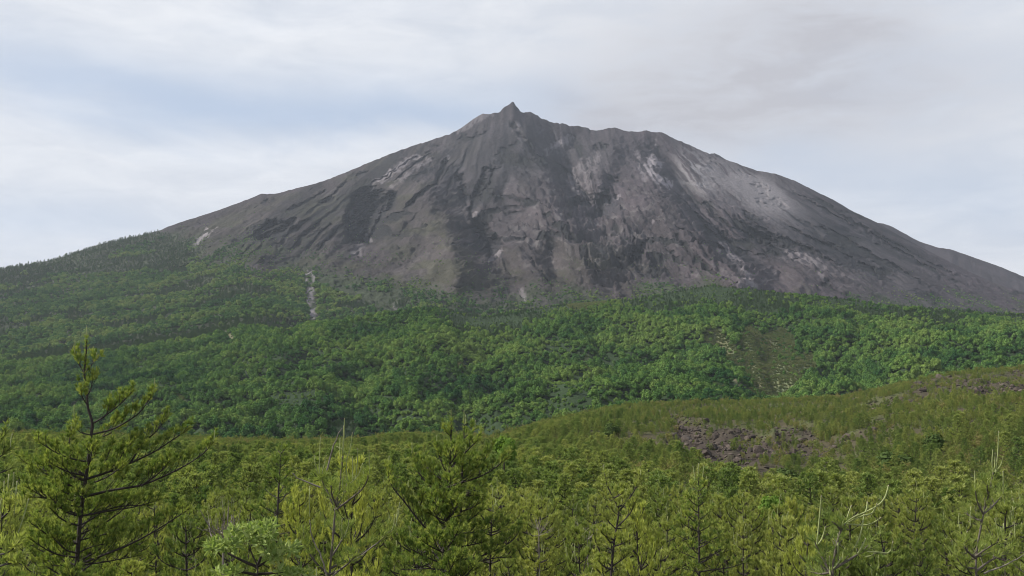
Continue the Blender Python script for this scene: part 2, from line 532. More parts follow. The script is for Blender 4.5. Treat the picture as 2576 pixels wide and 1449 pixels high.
H.Z = H.Z + win * (9 * fbm(H.X / 150, H.Y / 150, 3, 101) + 4.5 * fbm(H.X / 45, H.Y / 45, 3, 111) + 6.5 * fbm(H.X / 24, H.Y / 30, 2, 113) - 36 * np.maximum(0, ridged(H.X / 120 + .25 * H.Y / 120 + .8 * fbm(H.X / 160, H.Y / 160, 2, 121), H.Y / 330, 2, 115) - .45))
HQX, HQY = H.q()
# ravine with a grassy bowl on the right of the hill
for pts, wd, dp in (([(1780, 840), (1850, 905), (1930, 990)], 12, 4), ([(1950, 840), (1935, 900), (1930, 985)], 40, 5), ([(1880, 840), (1900, 910), (1925, 980)], 16, -5),
                    ([(1300, 850), (1180, 930), (1060, 1010)], 18, 8), ([(830, 870), (700, 950), (560, 1030)], 18, 8), ([(2200, 800), (2120, 880), (2080, 950)], 16, 8), ([(1480, 790), (1500, 880), (1560, 960)], 14, 6)):
    d, t, sd = polydist(HQX + 6 * fbm(HQX / 20, HQY / 20, 2, 5), HQY, pts)
    H.Z = H.Z - dp * np.exp(-(d / wd) ** 2) * (.3 + .7 * sst(0, .3, t))


def glade(QX, QY):
    """open reed-grass patches on the hill: 1 = no trees"""
    wx = QX + 14 * fbm(QX / 30, QY / 30, 3, 71); wy = QY + 10 * fbm(QX / 30, QY / 30, 3, 73)
    g = np.zeros(QX.shape)
    for pts, w in (([(1790, 845), (1865, 915), (1930, 990)], 24), ([(1890, 850), (1925, 960)], 30), ([(1965, 870), (1945, 970)], 46), ([(2030, 915), (1965, 975)], 28), ([(1700, 895), (1770, 945), (1830, 985)], 6),
                   ([(1440, 770), (1520, 762)], 8), ([(440, 985), (470, 1020)], 8), ([(1470, 905), (1480, 930)], 9), ([(1130, 905), (1170, 925)], 8), ([(540, 815), (580, 850)], 10)):
        d, t, _ = polydist(wx, wy, pts)
        g = np.maximum(g, 1 - sst(w * .7, w * 1.2, d))
    return g


gl = glade(HQX, HQY)
alb = np.zeros(H.Y.shape + (3,))
alb[:] = (.030, .050, .022)
gv = sst(-.2, .5, fbm(H.X / 14, H.Y / 14, 3, 31))[..., None]
gcol = np.array([.12, .145, .075]) * (1 - gv) + np.array([.15, .15, .08]) * gv
alb = alb * (1 - gl[..., None]) + gcol * gl[..., None]
for pts, w in (([(1795, 860), (1860, 920), (1935, 988)], 4.5), ([(1800, 905), (1880, 985)], 3), ([(1938, 840), (1925, 900)], 6)):
    d, t, _ = polydist(HQX + 5 * fbm(HQX / 12, HQY / 12, 2, 83), HQY, pts)
    k = (np.exp(-(d / w) ** 2) * .8)[..., None]
    alb = alb * (1 - k) + np.array([.17, .15, .095]) * k
tag(H.build('hill', M_hill, alb), 'broad green hill in front of the volcano', 'hill', kind='structure')

# ------------------------------------------------------------------ the volcano
S3 = s_grid(.95 / F)
yh3 = YH(S3); er3 = RIDGE(S3); dip3 = DIP(S3); w3 = sst(0, 14, dip3)
y0 = yh3 + 150
su = (SKY(S3) - er3) / (YR(S3) - yh3)
e0 = ((1 - w3) * ((er3 + su * 150) * y0 - 5) + w3 * (er3 * yh3 - 3 - dip3 - 3)) / y0
es = SKY(S3); yr = YR(S3)


def soften(v, k=70):
    w_ = np.hanning(2 * k + 1); w_ /= w_.sum()
    o_ = np.convolve(np.pad(v, k, 'edge'), w_, 'valid')
    f_ = sst(.6, .52, np.abs(S3))
    return o_ * f_ + v * (1 - f_)


yr = soften(yr, 60); e0 = soften(e0, 18); y0 = soften(y0, 30)
# ragged rim
rim = np.exp(-((S3 - .03) / .14) ** 2)
es = es + (.0006 + .0011 * rim) * fbm(S3 * 260, S3 * 0 + 4.2, 4, 12, .6)
NF = 430
g = np.linspace(0, 1, NF)[:, None]
Ym = y0 + (yr - y0) * g
es_s = np.minimum(soften(es, 55), es + .004)
Em = e0 + (es_s - e0) * g + (es - es_s) * g ** 14
Zm = Em * Ym
bk = np.array([12, 30, 60, 110, 200, 350, 600, 900.])[:, None]
Yb = yr + bk * np.ones_like(yr)
Zb = Zm[-1] - np.array([3, 10, 26, 55, 110, 200, 340, 480.])[:, None]
QX, QY = se2q(np.broadcast_to(S3, Ym.shape), Em)
Xm = S3 * Ym
x0, yS = float(q2se(1290, 258)[0]) * 3000, 3060.0
th = np.arctan2(Xm - x0, yS - Ym); rr = np.hypot(Xm - x0, yS - Ym)
win = sst(0, .05, 1 - g) * sst(0, .12, g * 1.0 + .4 * (1 - w3))
bare_top = sst(820, 560, QY)


def blob(cx, cy, rx, ry, rot=0.0):
    c, s_ = math.cos(rot), math.sin(rot)
    u = ((QX - cx) * c + (QY - cy) * s_) / rx; v = (-(QX - cx) * s_ + (QY - cy) * c) / ry
    return np.exp(-(u * u + v * v))


WX = QX + 7 * fbm(QX / 26, QY / 26, 3, 201) + 2.5 * fbm(QX / 7, QY / 7, 2, 203)
WY = QY + 5 * fbm(QX / 26, QY / 26, 3, 205) + 2.5 * fbm(QX / 7, QY / 7, 2, 207)
# coordinate that stays constant along the fall lines of the flanks
gxs = np.arange(-400, 3000, 4.0); gys = np.arange(200, 1000, 4.0)
PSI = np.zeros((len(gys), len(gxs))); PSI[0] = gxs
cflow = np.interp(gxs, [0, 500, 800, 1000, 1130, 1250, 1330, 1500, 1700, 1850, 2000, 2200, 2500], [-2.2, -1.6, -1.3, -1.0, -.6, -.1, .35, .3, .8, 1.0, 1.5, 2.0, 2.3])
for i in range(1, len(gys)):
    PSI[i] = np.interp(gxs - cflow * 4.0, gxs, PSI[i - 1])
fi = np.clip((QY - 200) / 4, 0, len(gys) - 1.001); fj = np.clip((QX + 400) / 4, 0, len(gxs) - 1.001)
i0 = fi.astype(int); j0 = fj.astype(int); fi -= i0; fj -= j0
psi = (PSI[i0, j0] * (1 - fj) + PSI[i0, j0 + 1] * fj) * (1 - fi) + (PSI[i0 + 1, j0] * (1 - fj) + PSI[i0 + 1, j0 + 1] * fj) * fi
psi = psi + 6 * fbm(QX / 70, QY / 90, 3, 301) + 1.0 * fbm(QX / 14, QY / 18, 2, 303)
down = QY - se2q(S3, es)[1]
D = np.zeros(QX.shape); DR = np.zeros(QX.shape)
# spurs and valleys (vertical metres)
MACRO = [([(1365, 330), (1400, 400), (1440, 470), (1500, 545)], 34, -34), ([(1300, 300), (1330, 370), (1380, 430), (1440, 500)], 22, 14),
    ([(1140, 400), (1160, 470), (1190, 540), (1230, 640), (1290, 720)], 40, -22), ([(1290, 420), (1350, 480), (1420, 560), (1470, 640)], 62, 40),
    ([(1290, 425), (1230, 480), (1200, 540)], 26, 16), ([(1580, 400), (1640, 480), (1740, 580), (1860, 690)], 60, 30),
    ([(1640, 350), (1700, 450), (1760, 540), (1850, 620), (1960, 700)], 28, -30), ([(1010, 430), (1080, 520), (1130, 600), (1150, 690)], 45, 26),
    ([(940, 480), (925, 540), (915, 605)], 44, -34), ([(760, 470), (720, 560), (640, 640)], 60, 10), ([(1450, 330), (1440, 380), (1420, 430)], 26, -16), ([(1545, 330), (1530, 400), (1500, 470)], 30, 18),
    ([(1760, 690), (1900, 720)], 30, 12), ([(2100, 560), (2250, 690)], 40, -10), ([(1500, 700), (1560, 620), (1600, 540)], 40, 14), ([(1400, 720), (1390, 640)], 22, -14)]
for pts, w, a in MACRO:
    d, t, _ = polydist(QX, QY, pts)
    DR += 2.3 * a * np.exp(-(d / w) ** 2) * (.35 + .65 * sst(0, .25, t))
# radial gullies running down from the summit
gz = .55 + .9 * blob(750, 600, 150, 60, -.5) + 1.0 * blob(2080, 600, 280, 60, .5) + .8 * blob(1200, 430, 110, 70) + .6 * blob(980, 410, 90, 40, -.5) + 1.1 * blob(1820, 600, 130, 60, .5) + .9 * blob(2250, 660, 160, 40, .5) - 1.6 * blob(1905, 480, 120, 55, .5)
gz = np.clip(gz, .08, 2) * bare_top
r1 = ridged(psi / 60, QY / 260, 2, 311); r2 = ridged(psi / 20, QY / 170, 2, 321); r3 = ridged(psi / 8, QY / 110, 1, 331)
gul = 24 * np.maximum(0, r1 - .5) ** 1.2 + 20 * np.maximum(0, r2 - .5) + 9 * np.maximum(0, r3 - .45)
DR -= 1.0 * gz * gul * np.clip((down - 15) / 110, .05, 1.3) * 1.5
# narrow drawn gullies: (line, half width, depth)
GUL = [([(1130, 395), (1115, 418), (1103, 440), (1096, 462), (1070, 480), (1045, 498), (1022, 524)], 7.5, 26), ([(1140, 440), (1128, 465), (1122, 490)], 4.5, 12),
    ([(1165, 450), (1163, 480), (1175, 505)], 5, 12), ([(1215, 430), (1205, 470), (1200, 505)], 6, 14), ([(1245, 420), (1235, 455), (1215, 500)], 6, 14), ([(1280, 300), (1310, 340), (1345, 390), (1390, 430)], 7, 14),
    ([(1395, 400), (1440, 450), (1480, 500), (1525, 540)], 8, 18), ([(905, 480), (880, 520), (868, 570), (880, 610), (905, 608)], 8, 22), ([(990, 480), (985, 510), (960, 550), (930, 605)], 9, 24), ([(945, 500), (935, 540), (920, 590)], 14, 16),
    ([(700, 555), (665, 575), (640, 600)], 13, 22), ([(775, 550), (730, 585), (700, 620)], 7, 14), ([(810, 555), (770, 590), (735, 628)], 6, 13), ([(838, 560), (800, 595), (775, 625)], 6, 12), ([(850, 580), (820, 610), (800, 630)], 5, 10), ([(880, 450), (820, 505), (760, 545)], 5, 9), ([(830, 475), (770, 510), (700, 540)], 4, 7),
    ([(1190, 545), (1205, 570), (1225, 610), (1245, 650)], 15, 24), ([(1175, 520), (1195, 555)], 8, 14), ([(1265, 640), (1245, 660)], 7, 10), ([(1430, 505), (1460, 515), (1480, 510)], 9, 12),
    ([(1690, 470), (1740, 530), (1800, 575), (1870, 630)], 5, 12), ([(1760, 500), (1820, 560), (1900, 600), (1980, 640)], 5, 12), ([(1860, 540), (1940, 590), (2040, 630), (2160, 690)], 5, 12), ([(1960, 560), (2060, 610), (2180, 670), (2260, 720)], 4.5, 11),
    ([(2050, 560), (2140, 610), (2250, 670), (2340, 725)], 5, 12), ([(2080, 520), (2180, 580), (2300, 655), (2420, 725)], 5, 12), ([(2020, 500), (2100, 545), (2200, 600)], 4.5, 9), ([(1750, 560), (1850, 620), (1930, 650)], 6, 12), ([(1690, 590), (1760, 660), (1850, 720)], 7, 12), ([(2140, 560), (2260, 630), (2380, 695)], 4.5, 10),
    ([(2180, 575), (2300, 640), (2440, 712)], 4, 9), ([(1980, 470), (2060, 520), (2130, 560)], 4, 7), ([(1790, 640), (1870, 690), (1900, 720)], 8, 10), ([(1290, 700), (1275, 670), (1262, 640)], 5, 8), ([(1330, 640), (1370, 700), (1390, 730)], 5, 7), ([(1560, 640), (1640, 700)], 5, 7), ([(1600, 610), (1560, 660)], 8, 8), ([(1005, 420), (960, 450), (920, 475)], 4, 7), ([(1060, 390), (1000, 430), (960, 465)], 4, 7), ([(1090, 380), (1040, 420), (990, 460)], 4, 7)]
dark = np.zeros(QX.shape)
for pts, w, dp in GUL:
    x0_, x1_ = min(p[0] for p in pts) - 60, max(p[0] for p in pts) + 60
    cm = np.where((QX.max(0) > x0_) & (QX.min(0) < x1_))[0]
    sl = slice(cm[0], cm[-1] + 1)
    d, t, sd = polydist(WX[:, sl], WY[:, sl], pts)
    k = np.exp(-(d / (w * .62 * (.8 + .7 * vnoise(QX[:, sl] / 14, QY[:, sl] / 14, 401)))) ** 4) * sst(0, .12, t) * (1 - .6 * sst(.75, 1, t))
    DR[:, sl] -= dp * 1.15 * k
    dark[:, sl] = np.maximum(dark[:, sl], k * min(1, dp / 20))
# crater bowl in the lava front
bowl = np.exp(-(((WX - 1525) / 42) ** 2 + ((WY - 522) / 24) ** 2) ** 2)
DR -= 26 * bowl
DR += 10 * np.exp(-(((WX - 1525) / 60) ** 2 + ((WY - 555) / 16) ** 2))
# blocky roughness
rough = .7 + .9 * blob(1400, 560, 260, 140) + .7 * blob(1650, 620, 200, 110) + .5 * blob(2000, 690, 200, 60) - .6 * blob(1920, 490, 100, 50, .4)
rough = np.clip(rough - .35 * blob(800, 520, 260, 100, -.5) - .5 * blob(1230, 360, 110, 80) - .4 * blob(2150, 600, 260, 60, .5), .12, 2)
lump = fbm(Xm / 70, Ym / 70, 3, 501)
blk = fbm(Xm / 22, Ym / 30, 3, 511, .6)
spike = np.maximum(0, fbm(Xm / 11, Ym / 16, 2, 521) - .15)
D += rough * (9 * lump + 5.0 * blk + 9 * spike)
# surface colour, darker along gullies and inside hollows
def lerp(a, b, k):
    return a * (1 - k[..., None]) + np.asarray(b) * k[..., None]


A = np.zeros(QX.shape + (3,)); A[:] = (.105, .085, .099)
A = lerp(A, (.086, .084, .092), np.clip(.75 * blob(1250, 400, 170, 130) + .8 * blob(2150, 640, 330, 90, .5) + .5 * blob(1500, 400, 150, 80), 0, 1))
A = lerp(A, (.122, .104, .110), np.clip(blob(1330, 570, 130, 110) + .8 * blob(1640, 600, 150, 100) + .5 * blob(2000, 700, 250, 50), 0, 1))
veg = np.clip(1.0 * blob(830, 520, 300, 90, -.45) + .9 * blob(1060, 580, 110, 90) + 1.0 * blob(1000, 690, 500, 60) + .7 * blob(1500, 680, 130, 60) + .8 * blob(520, 600, 200, 60, -.3), 0, 1)
vn = sst(-.35, .45, fbm(Xm / 45, Ym / 60, 4, 601))
A = lerp(A, (.092, .090, .062), np.clip(veg * (.35 + .75 * vn), 0, .95))
spk = sst(.22, .5, fbm(Xm / 13, Ym / 18, 2, 611))
A = lerp(A, (.22, .205, .20), spk * .5 * np.clip(rough - .6, 0, 1))
gully_dark = dark * (.55 + .6 * sst(-.3, .3, fbm(QX / 9, QY / 9, 3, 615)))
A = lerp(A, (.026, .027, .033), np.clip(gully_dark * 1.1, 0, .85))  # darker colour along the drawn gully lines
patch_mask = np.clip(1.2 * blob(938, 535, 42, 62, .2) + 1.1 * blob(1216, 605, 34, 52, -.5) + blob(1215, 460, 90, 70) + .9 * blob(1330, 370, 60, 60) + .8 * blob(1500, 640, 200, 70) + .7 * blob(2080, 610, 280, 60, .5) + .6 * blob(760, 585, 130, 45, -.5) + 1.1 * blob(690, 575, 50, 28, -.5) + .8 * blob(1900, 590, 130, 34, .5), 0, 1.2)
dark_patch = sst(.0, .22, fbm(psi / 26, QY / 34, 4, 617, .6) + .42 * patch_mask - .34)
DR -= dark_patch * 7 - 9 * dark_patch * np.maximum(0, fbm(QX / 9, QY / 9, 3, 619))
A = lerp(A, (.030, .031, .038), dark_patch * .85)  # darker noise patches, denser round ravines and gullies
mott = fbm(psi / 11, QY / 40, 3, 621)
def inside(poly, blur=6.0):
    P = np.array(poly, float); c_ = np.zeros(QX.shape)
    cm = np.where((QX.max(0) > P[:, 0].min() - 30) & (QX.min(0) < P[:, 0].max() + 30))[0]; sl_ = slice(cm[0], cm[-1] + 1)
    qx_, qy_ = WX[:, sl_], WY[:, sl_]; ins = np.zeros(qx_.shape, bool)
    for (x1, y1), (x2, y2) in zip(P, np.roll(P, -1, 0)):
        ins ^= ((y1 > qy_) != (y2 > qy_)) & (qx_ < (x2 - x1) * (qy_ - y1) / (y2 - y1 + 1e-9) + x1)
    d_, _, _ = polydist(qx_, qy_, list(map(tuple, P)) + [tuple(P[0])])
    c_[:, sl_] = sst(-blur, blur, np.where(ins, d_, -d_))
    return c_


hol = np.zeros(QX.shape)
for poly in ([(898, 480), (925, 470), (955, 474), (998, 483), (990, 515), (960, 550), (940, 590), (932, 610), (905, 612), (885, 590), (868, 555), (878, 515)],
             [(1180, 548), (1222, 556), (1240, 585), (1262, 615), (1258, 640), (1238, 657), (1212, 632), (1186, 590)], [(640, 600), (672, 568), (705, 550), (745, 550), (722, 578), (690, 596), (660, 612)],
             [(1212, 418), (1262, 418), (1252, 445), (1240, 470), (1222, 500), (1205, 520), (1180, 530), (1195, 490), (1208, 455)], [(1422, 503), (1450, 500), (1480, 508), (1485, 520), (1455, 520), (1432, 515)], [(1490, 368), (1512, 360), (1530, 370), (1500, 382)],
             [(1148, 440), (1166, 440), (1182, 500), (1170, 520), (1150, 490)], [(1700, 575), (1760, 600), (1830, 628), (1820, 640), (1750, 618)], [(1860, 560), (1950, 600), (2010, 640), (1960, 640), (1890, 600)], [(1590, 625), (1625, 620), (1612, 655), (1580, 660)]):
    hol = np.maximum(hol, inside(poly))
lay = fbm(psi / 7, QY / 12, 4, 651, .6)
hol = hol * sst(-.55, .15, fbm(psi / 16, QY / 26, 3, 653))
DR -= hol * (26 + 34 * lay)
A = lerp(A, np.stack([.052 + .05 * lay, .050 + .046 * lay, .058 + .05 * lay], -1), hol * .92)
A = A * (1 + .24 * mott[..., None])
fine = fbm(psi / 3.6, QY / 46, 3, 625, .6)
A = A * (1 + .55 * fine[..., None] * np.clip(.45 + gz * .5, .3, 1)[..., None])
rill = sst(.62, .9, r2) * sst(.35, .8, gz) + .6 * sst(.6, .95, r3) * sst(.5, 1., gz)
A = lerp(A, (.036, .037, .045), np.clip(rill, 0, 1) * .7)
streak = ridged(psi / 7, QY / 70, 2, 631)
A *= .50
lum = A.mean(-1, keepdims=True)
A = A * np.clip(lum / .049, .2, 6) ** .3
fl = sst(-25, 50, QY - along([(-1500, 400), (380, 540), (450, 572), (520, 612), (600, 622), (650, 655), (760, 655), (860, 652), (930, 672), (1000, 702), (1100, 722), (1250, 745), (1400, 748), (1600, 735), (1750, 712), (1900, 745), (2100, 765), (4000, 780)])(S3) + 80 * fbm(Xm / 60, Ym / 190, 4, 821, .6))
A = lerp(A, (.040, .058, .026), fl * .75)
LIGHT = [  # pale tephra and fresh scars: line, half width, strength
    ([(1640, 395), (1630, 425), (1645, 450), (1685, 465)], 11, .95), ([(1655, 415), (1640, 400)], 12, .9), ([(1600, 385), (1610, 420), (1622, 450)], 7, .5), ([(1650, 350), (1648, 372)], 5, .5),
    ([(1480, 410), (1450, 430), (1440, 460), (1480, 500)], 15, .42), ([(1500, 400), (1480, 450), (1500, 490)], 14, .32), ([(1420, 350), (1395, 370), (1375, 385)], 9, .4), ([(1440, 345), (1400, 360)], 6, .4), ([(1490, 500), (1530, 515), (1555, 500)], 7, .75), ([(1300, 315), (1290, 330)], 7, .4), ([(1320, 350), (1300, 345)], 7, .35),
    ([(960, 455), (1000, 425), (1050, 395)], 9, .55), ([(985, 470), (1040, 430), (1080, 400)], 6, .45), ([(930, 470), (980, 430)], 6, .4), ([(515, 582), (505, 597), (495, 612)], 6, .95), ([(545, 575), (520, 595)], 3, .6), ([(780, 685), (778, 720), (782, 755), (789, 800)], 11, 1.0), ([(1262, 640), (1235, 662)], 4, .7), ([(1645, 545), (1646, 570)], 4, .8),
    ([(1820, 620), (1850, 650), (1870, 690), (1890, 715)], 14, .5), ([(1980, 640), (2020, 652), (2060, 670)], 15, .42), ([(2070, 700), (2060, 690)], 8, .4), ([(1860, 720), (1900, 722)], 14, .4), ([(1215, 290), (1180, 312), (1150, 330)], 10, .35), ([(1215, 290), (1240, 290)], 8, .3), ([(1190, 545), (1200, 535)], 5, .5), ([(935, 600), (925, 590)], 6, .45), ([(910, 620), (890, 640)], 12, .4), ([(990, 760), (1000, 790)], 5, .4), ([(1310, 735), (1322, 750)], 4, .5), ([(1125, 395), (1120, 405)], 4, .6)]
for pts, w, st in LIGHT:
    x0_, x1_ = min(p[0] for p in pts) - 60, max(p[0] for p in pts) + 60
    cm = np.where((QX.max(0) > x0_) & (QX.min(0) < x1_))[0]; sl = slice(cm[0], cm[-1] + 1)
    d, t, sd = polydist(WX[:, sl], WY[:, sl], pts)
    k = st * (1 - sst(w * .5, w * 1.25, d + w * .5 * fbm(QX[:, sl] / 6, QY[:, sl] / 6, 2, 701)))
    A[:, sl] = lerp(A[:, sl], (.29, .262, .275), np.clip(k * sst(-.45, .15, fine[:, sl] + .5 * fbm(QX[:, sl] / 12, QY[:, sl] / 8, 2, 703)), 0, 1) * .8)
# wide smooth ash apron with drawn-out streaks on the right shoulder
ap = np.clip(1.3 * blob(1915, 487, 112, 50, .50) + .8 * blob(1800, 440, 60, 62, .9), 0, 1)
st = sst(.50, .72, streak + .25 * ap)
k = np.clip(ap * (.55 * sst(.4, .9, blob(1915, 490, 120, 55, .5)) + .75 * st), 0, 1)
A = lerp(A, (.185, .172, .18), k * .9)
A = lerp(A, (.30, .29, .30), np.clip(blob(1745, 430, 34, 60, -.5) * sst(.55, .75, ridged(psi / 6, QY / 40, 2, 641)), 0, 1) * .7)
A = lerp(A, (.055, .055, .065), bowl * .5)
A = np.clip(A, .02, .5)
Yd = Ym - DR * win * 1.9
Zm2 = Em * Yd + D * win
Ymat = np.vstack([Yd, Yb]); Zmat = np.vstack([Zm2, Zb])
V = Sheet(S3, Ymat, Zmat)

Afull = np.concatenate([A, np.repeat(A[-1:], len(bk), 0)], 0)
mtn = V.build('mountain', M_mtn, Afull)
tag(mtn, 'grey ash covered volcano with a small pointed summit and gullied flanks', 'mountain', kind='structure')

# farther flank seen past the right shoulder, and the tip of a farther peak
def far_mass(name, pts, Y, label, depth=500, low=.10):
    fn = skyline(pts)
    a = np.array(pts); s0, s1 = q2se(a[0, 0], 600)[0], q2se(a[-1, 0], 600)[0]
    S = np.linspace(s0, s1, 260)
    es_ = fn(S) + .0003 * fbm(S * 300, S * 0, 3, 91)
    gg = np.linspace(0, 1, 60)[:, None]
    y1 = Y + 0 * S; ya = y1 - depth
    Yq = ya + (y1 - ya) * gg
    Eq = low + (es_ - low) * gg
    Zq = Eq * Yq
    Zq = Zq - sst(0, .08, 1 - gg) * 12 * ridged(S * 90 + .4 * gg, gg * 2, 3, 92)
    Yq = np.vstack([Yq, y1 + 60, y1 + 400]); Zq = np.vstack([Zq, (es_ * Y - 25)[None], (es_ * Y - 260)[None]])
    sh = Sheet(S, Yq, Zq)
    al = np.zeros(Yq.shape + (3,)); al[:] = (.054, .046, .052)
    al *= 1 + .3 * fbm(sh.X / 60, sh.Y / 60, 3, 95)[..., None]
    tag(sh.build(name, M_mtn, al), label, 'mountain', kind='structure')


far_mass('mountain_flank', [(2120, 560), (2180, 558), (2220, 562), (2240, 568), (2266, 582), (2311, 607), (2361, 623), (2391, 627), (2448, 647), (2516, 671), (2576, 696), (2700, 750), (3000, 840), (3400, 930)], 3500,
         'hazy farther flank of the volcano behind its right shoulder', 700, .09)
far_mass('mountain_peak', [(1740, 405), (1775, 392), (1787, 387), (1798, 385), (1808, 390), (1825, 401), (1850, 415), (1900, 440)], 3600, 'tip of a farther peak just showing over the right shoulder', 300, .2)

def hit(sheet, qx, qy, ymin=8.0):
    """distance at which the line of sight first meets a terrain sheet"""
    s, e = q2se(qx, qy); j = int(np.argmin(np.abs(sheet.S - float(s))))
    m = (sheet.Z[:, j] >= float(e) * sheet.Y[:, j]) & (sheet.Y[:, j] > ymin)
    return float(sheet.Y[:, j][np.argmax(m)]) if m.any() else None


# ------------------------------------------------------------------ trees: generators
def resample(pts, step):
    P = np.asarray(pts, float)
    L = np.linalg.norm(P[1:] - P[:-1], axis=1); c = np.concatenate([[0], np.cumsum(L)])
    n = max(2, int(c[-1] / step) + 1)
    t = np.linspace(0, c[-1], n)
    return np.stack([np.interp(t, c, P[:, i]) for i in range(3)], 1), t / max(c[-1], 1e-6), c[-1]


def smooth_line(pts, it=2):
    P = np.asarray(pts, float)
    for _ in range(it):
        a = P[:-1] * .75 + P[1:] * .25; b = P[:-1] * .25 + P[1:] * .75
        P = np.concatenate([P[:1], np.stack([a, b], 1).reshape(-1, 3), P[-1:]])
    return P


def unit(v):
    return v / (np.linalg.norm(v) + 1e-9)


def dress_branch(rng, pts, wood, needles, r0, lod, yel=0.0, bare=.25, twig=1.0, wood_mat=0, needle_mat=0):
    """wood tube + side twigs + needle tufts; lod: dict(twig_step, tuft_step, L, nn, w)"""
    P, t, L = resample(smooth_line(pts), .05 if lod['fine'] else .12)
    wood.tube(P, r0 * (1 - .8 * t) + .004, 5 if lod['fine'] else 4, wood_mat)
    TP, TD, TT = [], [], []
    n = max(2, int(L * (1 - bare) / lod['twig_step']))
    for i in range(n):
        u = bare + (1 - bare) * (i + rng.random()) / n
        k = min(len(P) - 2, int(u * (len(P) - 1)))
        d = unit(P[min(k + 2, len(P) - 1)] - P[max(k - 1, 0)])
        sidev = unit(np.cross(d, [0, 0, 1]))
        sg = 1 if i % 2 else -1
        ln = twig * (.10 + .34 * L * .35 * (1 - u) + .05 * rng.random())
        td = unit(d * (.5 + .4 * rng.random()) + sidev * sg * (.75 * rng.random() + .2) + np.array([0, 0, .35 + .55 * rng.random()]))
        p0 = P[k]; p1 = p0 + td * ln * .55; p2 = p1 + unit(td + np.array([0, 0, .55])) * ln * .5
        TW, tt, tl = resample([p0, p1, p2], .06 if lod['fine'] else .2)
        if lod['fine']: wood.tube(TW, .006 * (1 - .5 * tt), 4, wood_mat, cap=False)
        m = max(2, int(tl * .62 / lod['tuft_step']) + 1)
        for q in range(m):
            f_ = .42 + .58 * (q + 1) / m
            p = TW[min(len(TW) - 1, int(f_ * (len(TW) - 1) + .5))]
            TP.append(p + rng.normal(0, .01, 3)); TD.append(td * .6 + np.array([0, 0, .8]) + rng.normal(0, .3, 3)); TT.append(.15 + .7 * rng.random() + yel)
    # leading shoot of the branch
    d = unit(P[-1] - P[-3]) if len(P) > 2 else np.array([0, 0, 1.])
    for q in range(5 if lod['fine'] else 2):
        TP.append(P[-1] - d * .045 * q); TD.append(d + np.array([0, 0, .35])); TT.append(.55 + .25 * rng.random() + yel)
    needles.tufts(rng, TP, TD, lod['L'], lod['nn'], lod['w'], needle_mat, np.clip(TT, 0, 1), lod.get('spread', (.2, 1.1)))


LOD_HERO = dict(fine=True, twig_step=.075, tuft_step=.052, L=.098, nn=24, w=.011, spread=(.1, .85))
LOD_NEAR = dict(fine=True, twig_step=.125, tuft_step=.075, L=.112, nn=15, w=.016, spread=(.1, .9))
LOD_FAR = dict(fine=False, twig_step=.30, tuft_step=.26, L=.26, nn=6, w=.075, spread=(.3, 1.35))


def candle_mesh(rng, pts, r):
    a = Acc()
    P, t, L = resample(smooth_line(pts), .04)
    a.tube(P, r * (.85 + .3 * np.sin(t * 2.6)) * (1 - .25 * t), 6, 0, .5)
    d = unit(P[-1] - P[-2])
    a.tube([P[-1], P[-1] + d * r * 1.2, P[-1] + d * r * 2.6], [r * .72, r * .85, r * .3], 6, 1, .5)
    return a


def young_pine(rng, Hh, lod, spreadr=.38, whorl_gap=.42, nb=5, candles=6, needle_mat=0, split=True, lean=.05, dens=1.0):
    """returns wood Acc, needle Acc; origin at the base of the trunk"""
    wood, ned = Acc(), Acc()
    lx, ly = rng.normal(0, lean, 2)
    zs = np.linspace(0, Hh, 10)
    tr = np.stack([lx * (zs / Hh) ** 1.5 * Hh + .02 * np.sin(zs * 2 + lx * 30), ly * (zs / Hh) ** 1.5 * Hh, zs], 1)
    wood.tube(tr, .035 * Hh / 3 * (1 - .85 * zs / Hh) + .006, 6 if lod['fine'] else 4, 0)
    z = Hh * .10
    k = 0
    while z < Hh * .97:
        f_ = z / Hh
        r = Hh * spreadr * (1 - f_) ** .75 * (.55 + .45 * min(1, f_ * 5)) * (.8 + .4 * rng.random()) + .10
        n = nb if f_ < .85 else 3
        a0 = rng.random() * 6.28
        for b in range(n):
            a = a0 + b * 6.283 / n + rng.normal(0, .25)
            rl = r * (.7 + .5 * rng.random())
            p0 = np.array([np.interp(z, zs, tr[:, 0]), np.interp(z, zs, tr[:, 1]), z])
            up = .10 + .55 * f_ + .2 * rng.random()
            dv = np.array([math.cos(a), math.sin(a), 0])
            pts = [p0, p0 + dv * rl * .4 + np.array([0, 0, rl * up * .25]), p0 + dv * rl * .75 + np.array([0, 0, rl * up * .65]), p0 + dv * rl * .95 + np.array([0, 0, rl * up + rl * .25])]
            dress_branch(rng, pts, wood, ned, .012 * Hh / 3, lod, 0, .15, .8, 0, needle_mat)
        z += whorl_gap * (1.05 - .5 * f_) * (.8 + .4 * rng.random()) * Hh / 3.2
    # leader
    top = tr[-1]
    ned.tufts(rng, [top - np.array([0, 0, .05 * q]) for q in range(5)], [np.array([rng.normal(0, .2), rng.normal(0, .2), 1])] * 5, lod['L'] * 1.05, lod['nn'], lod['w'], needle_mat, [.7] * 5)
    return wood, ned, tr


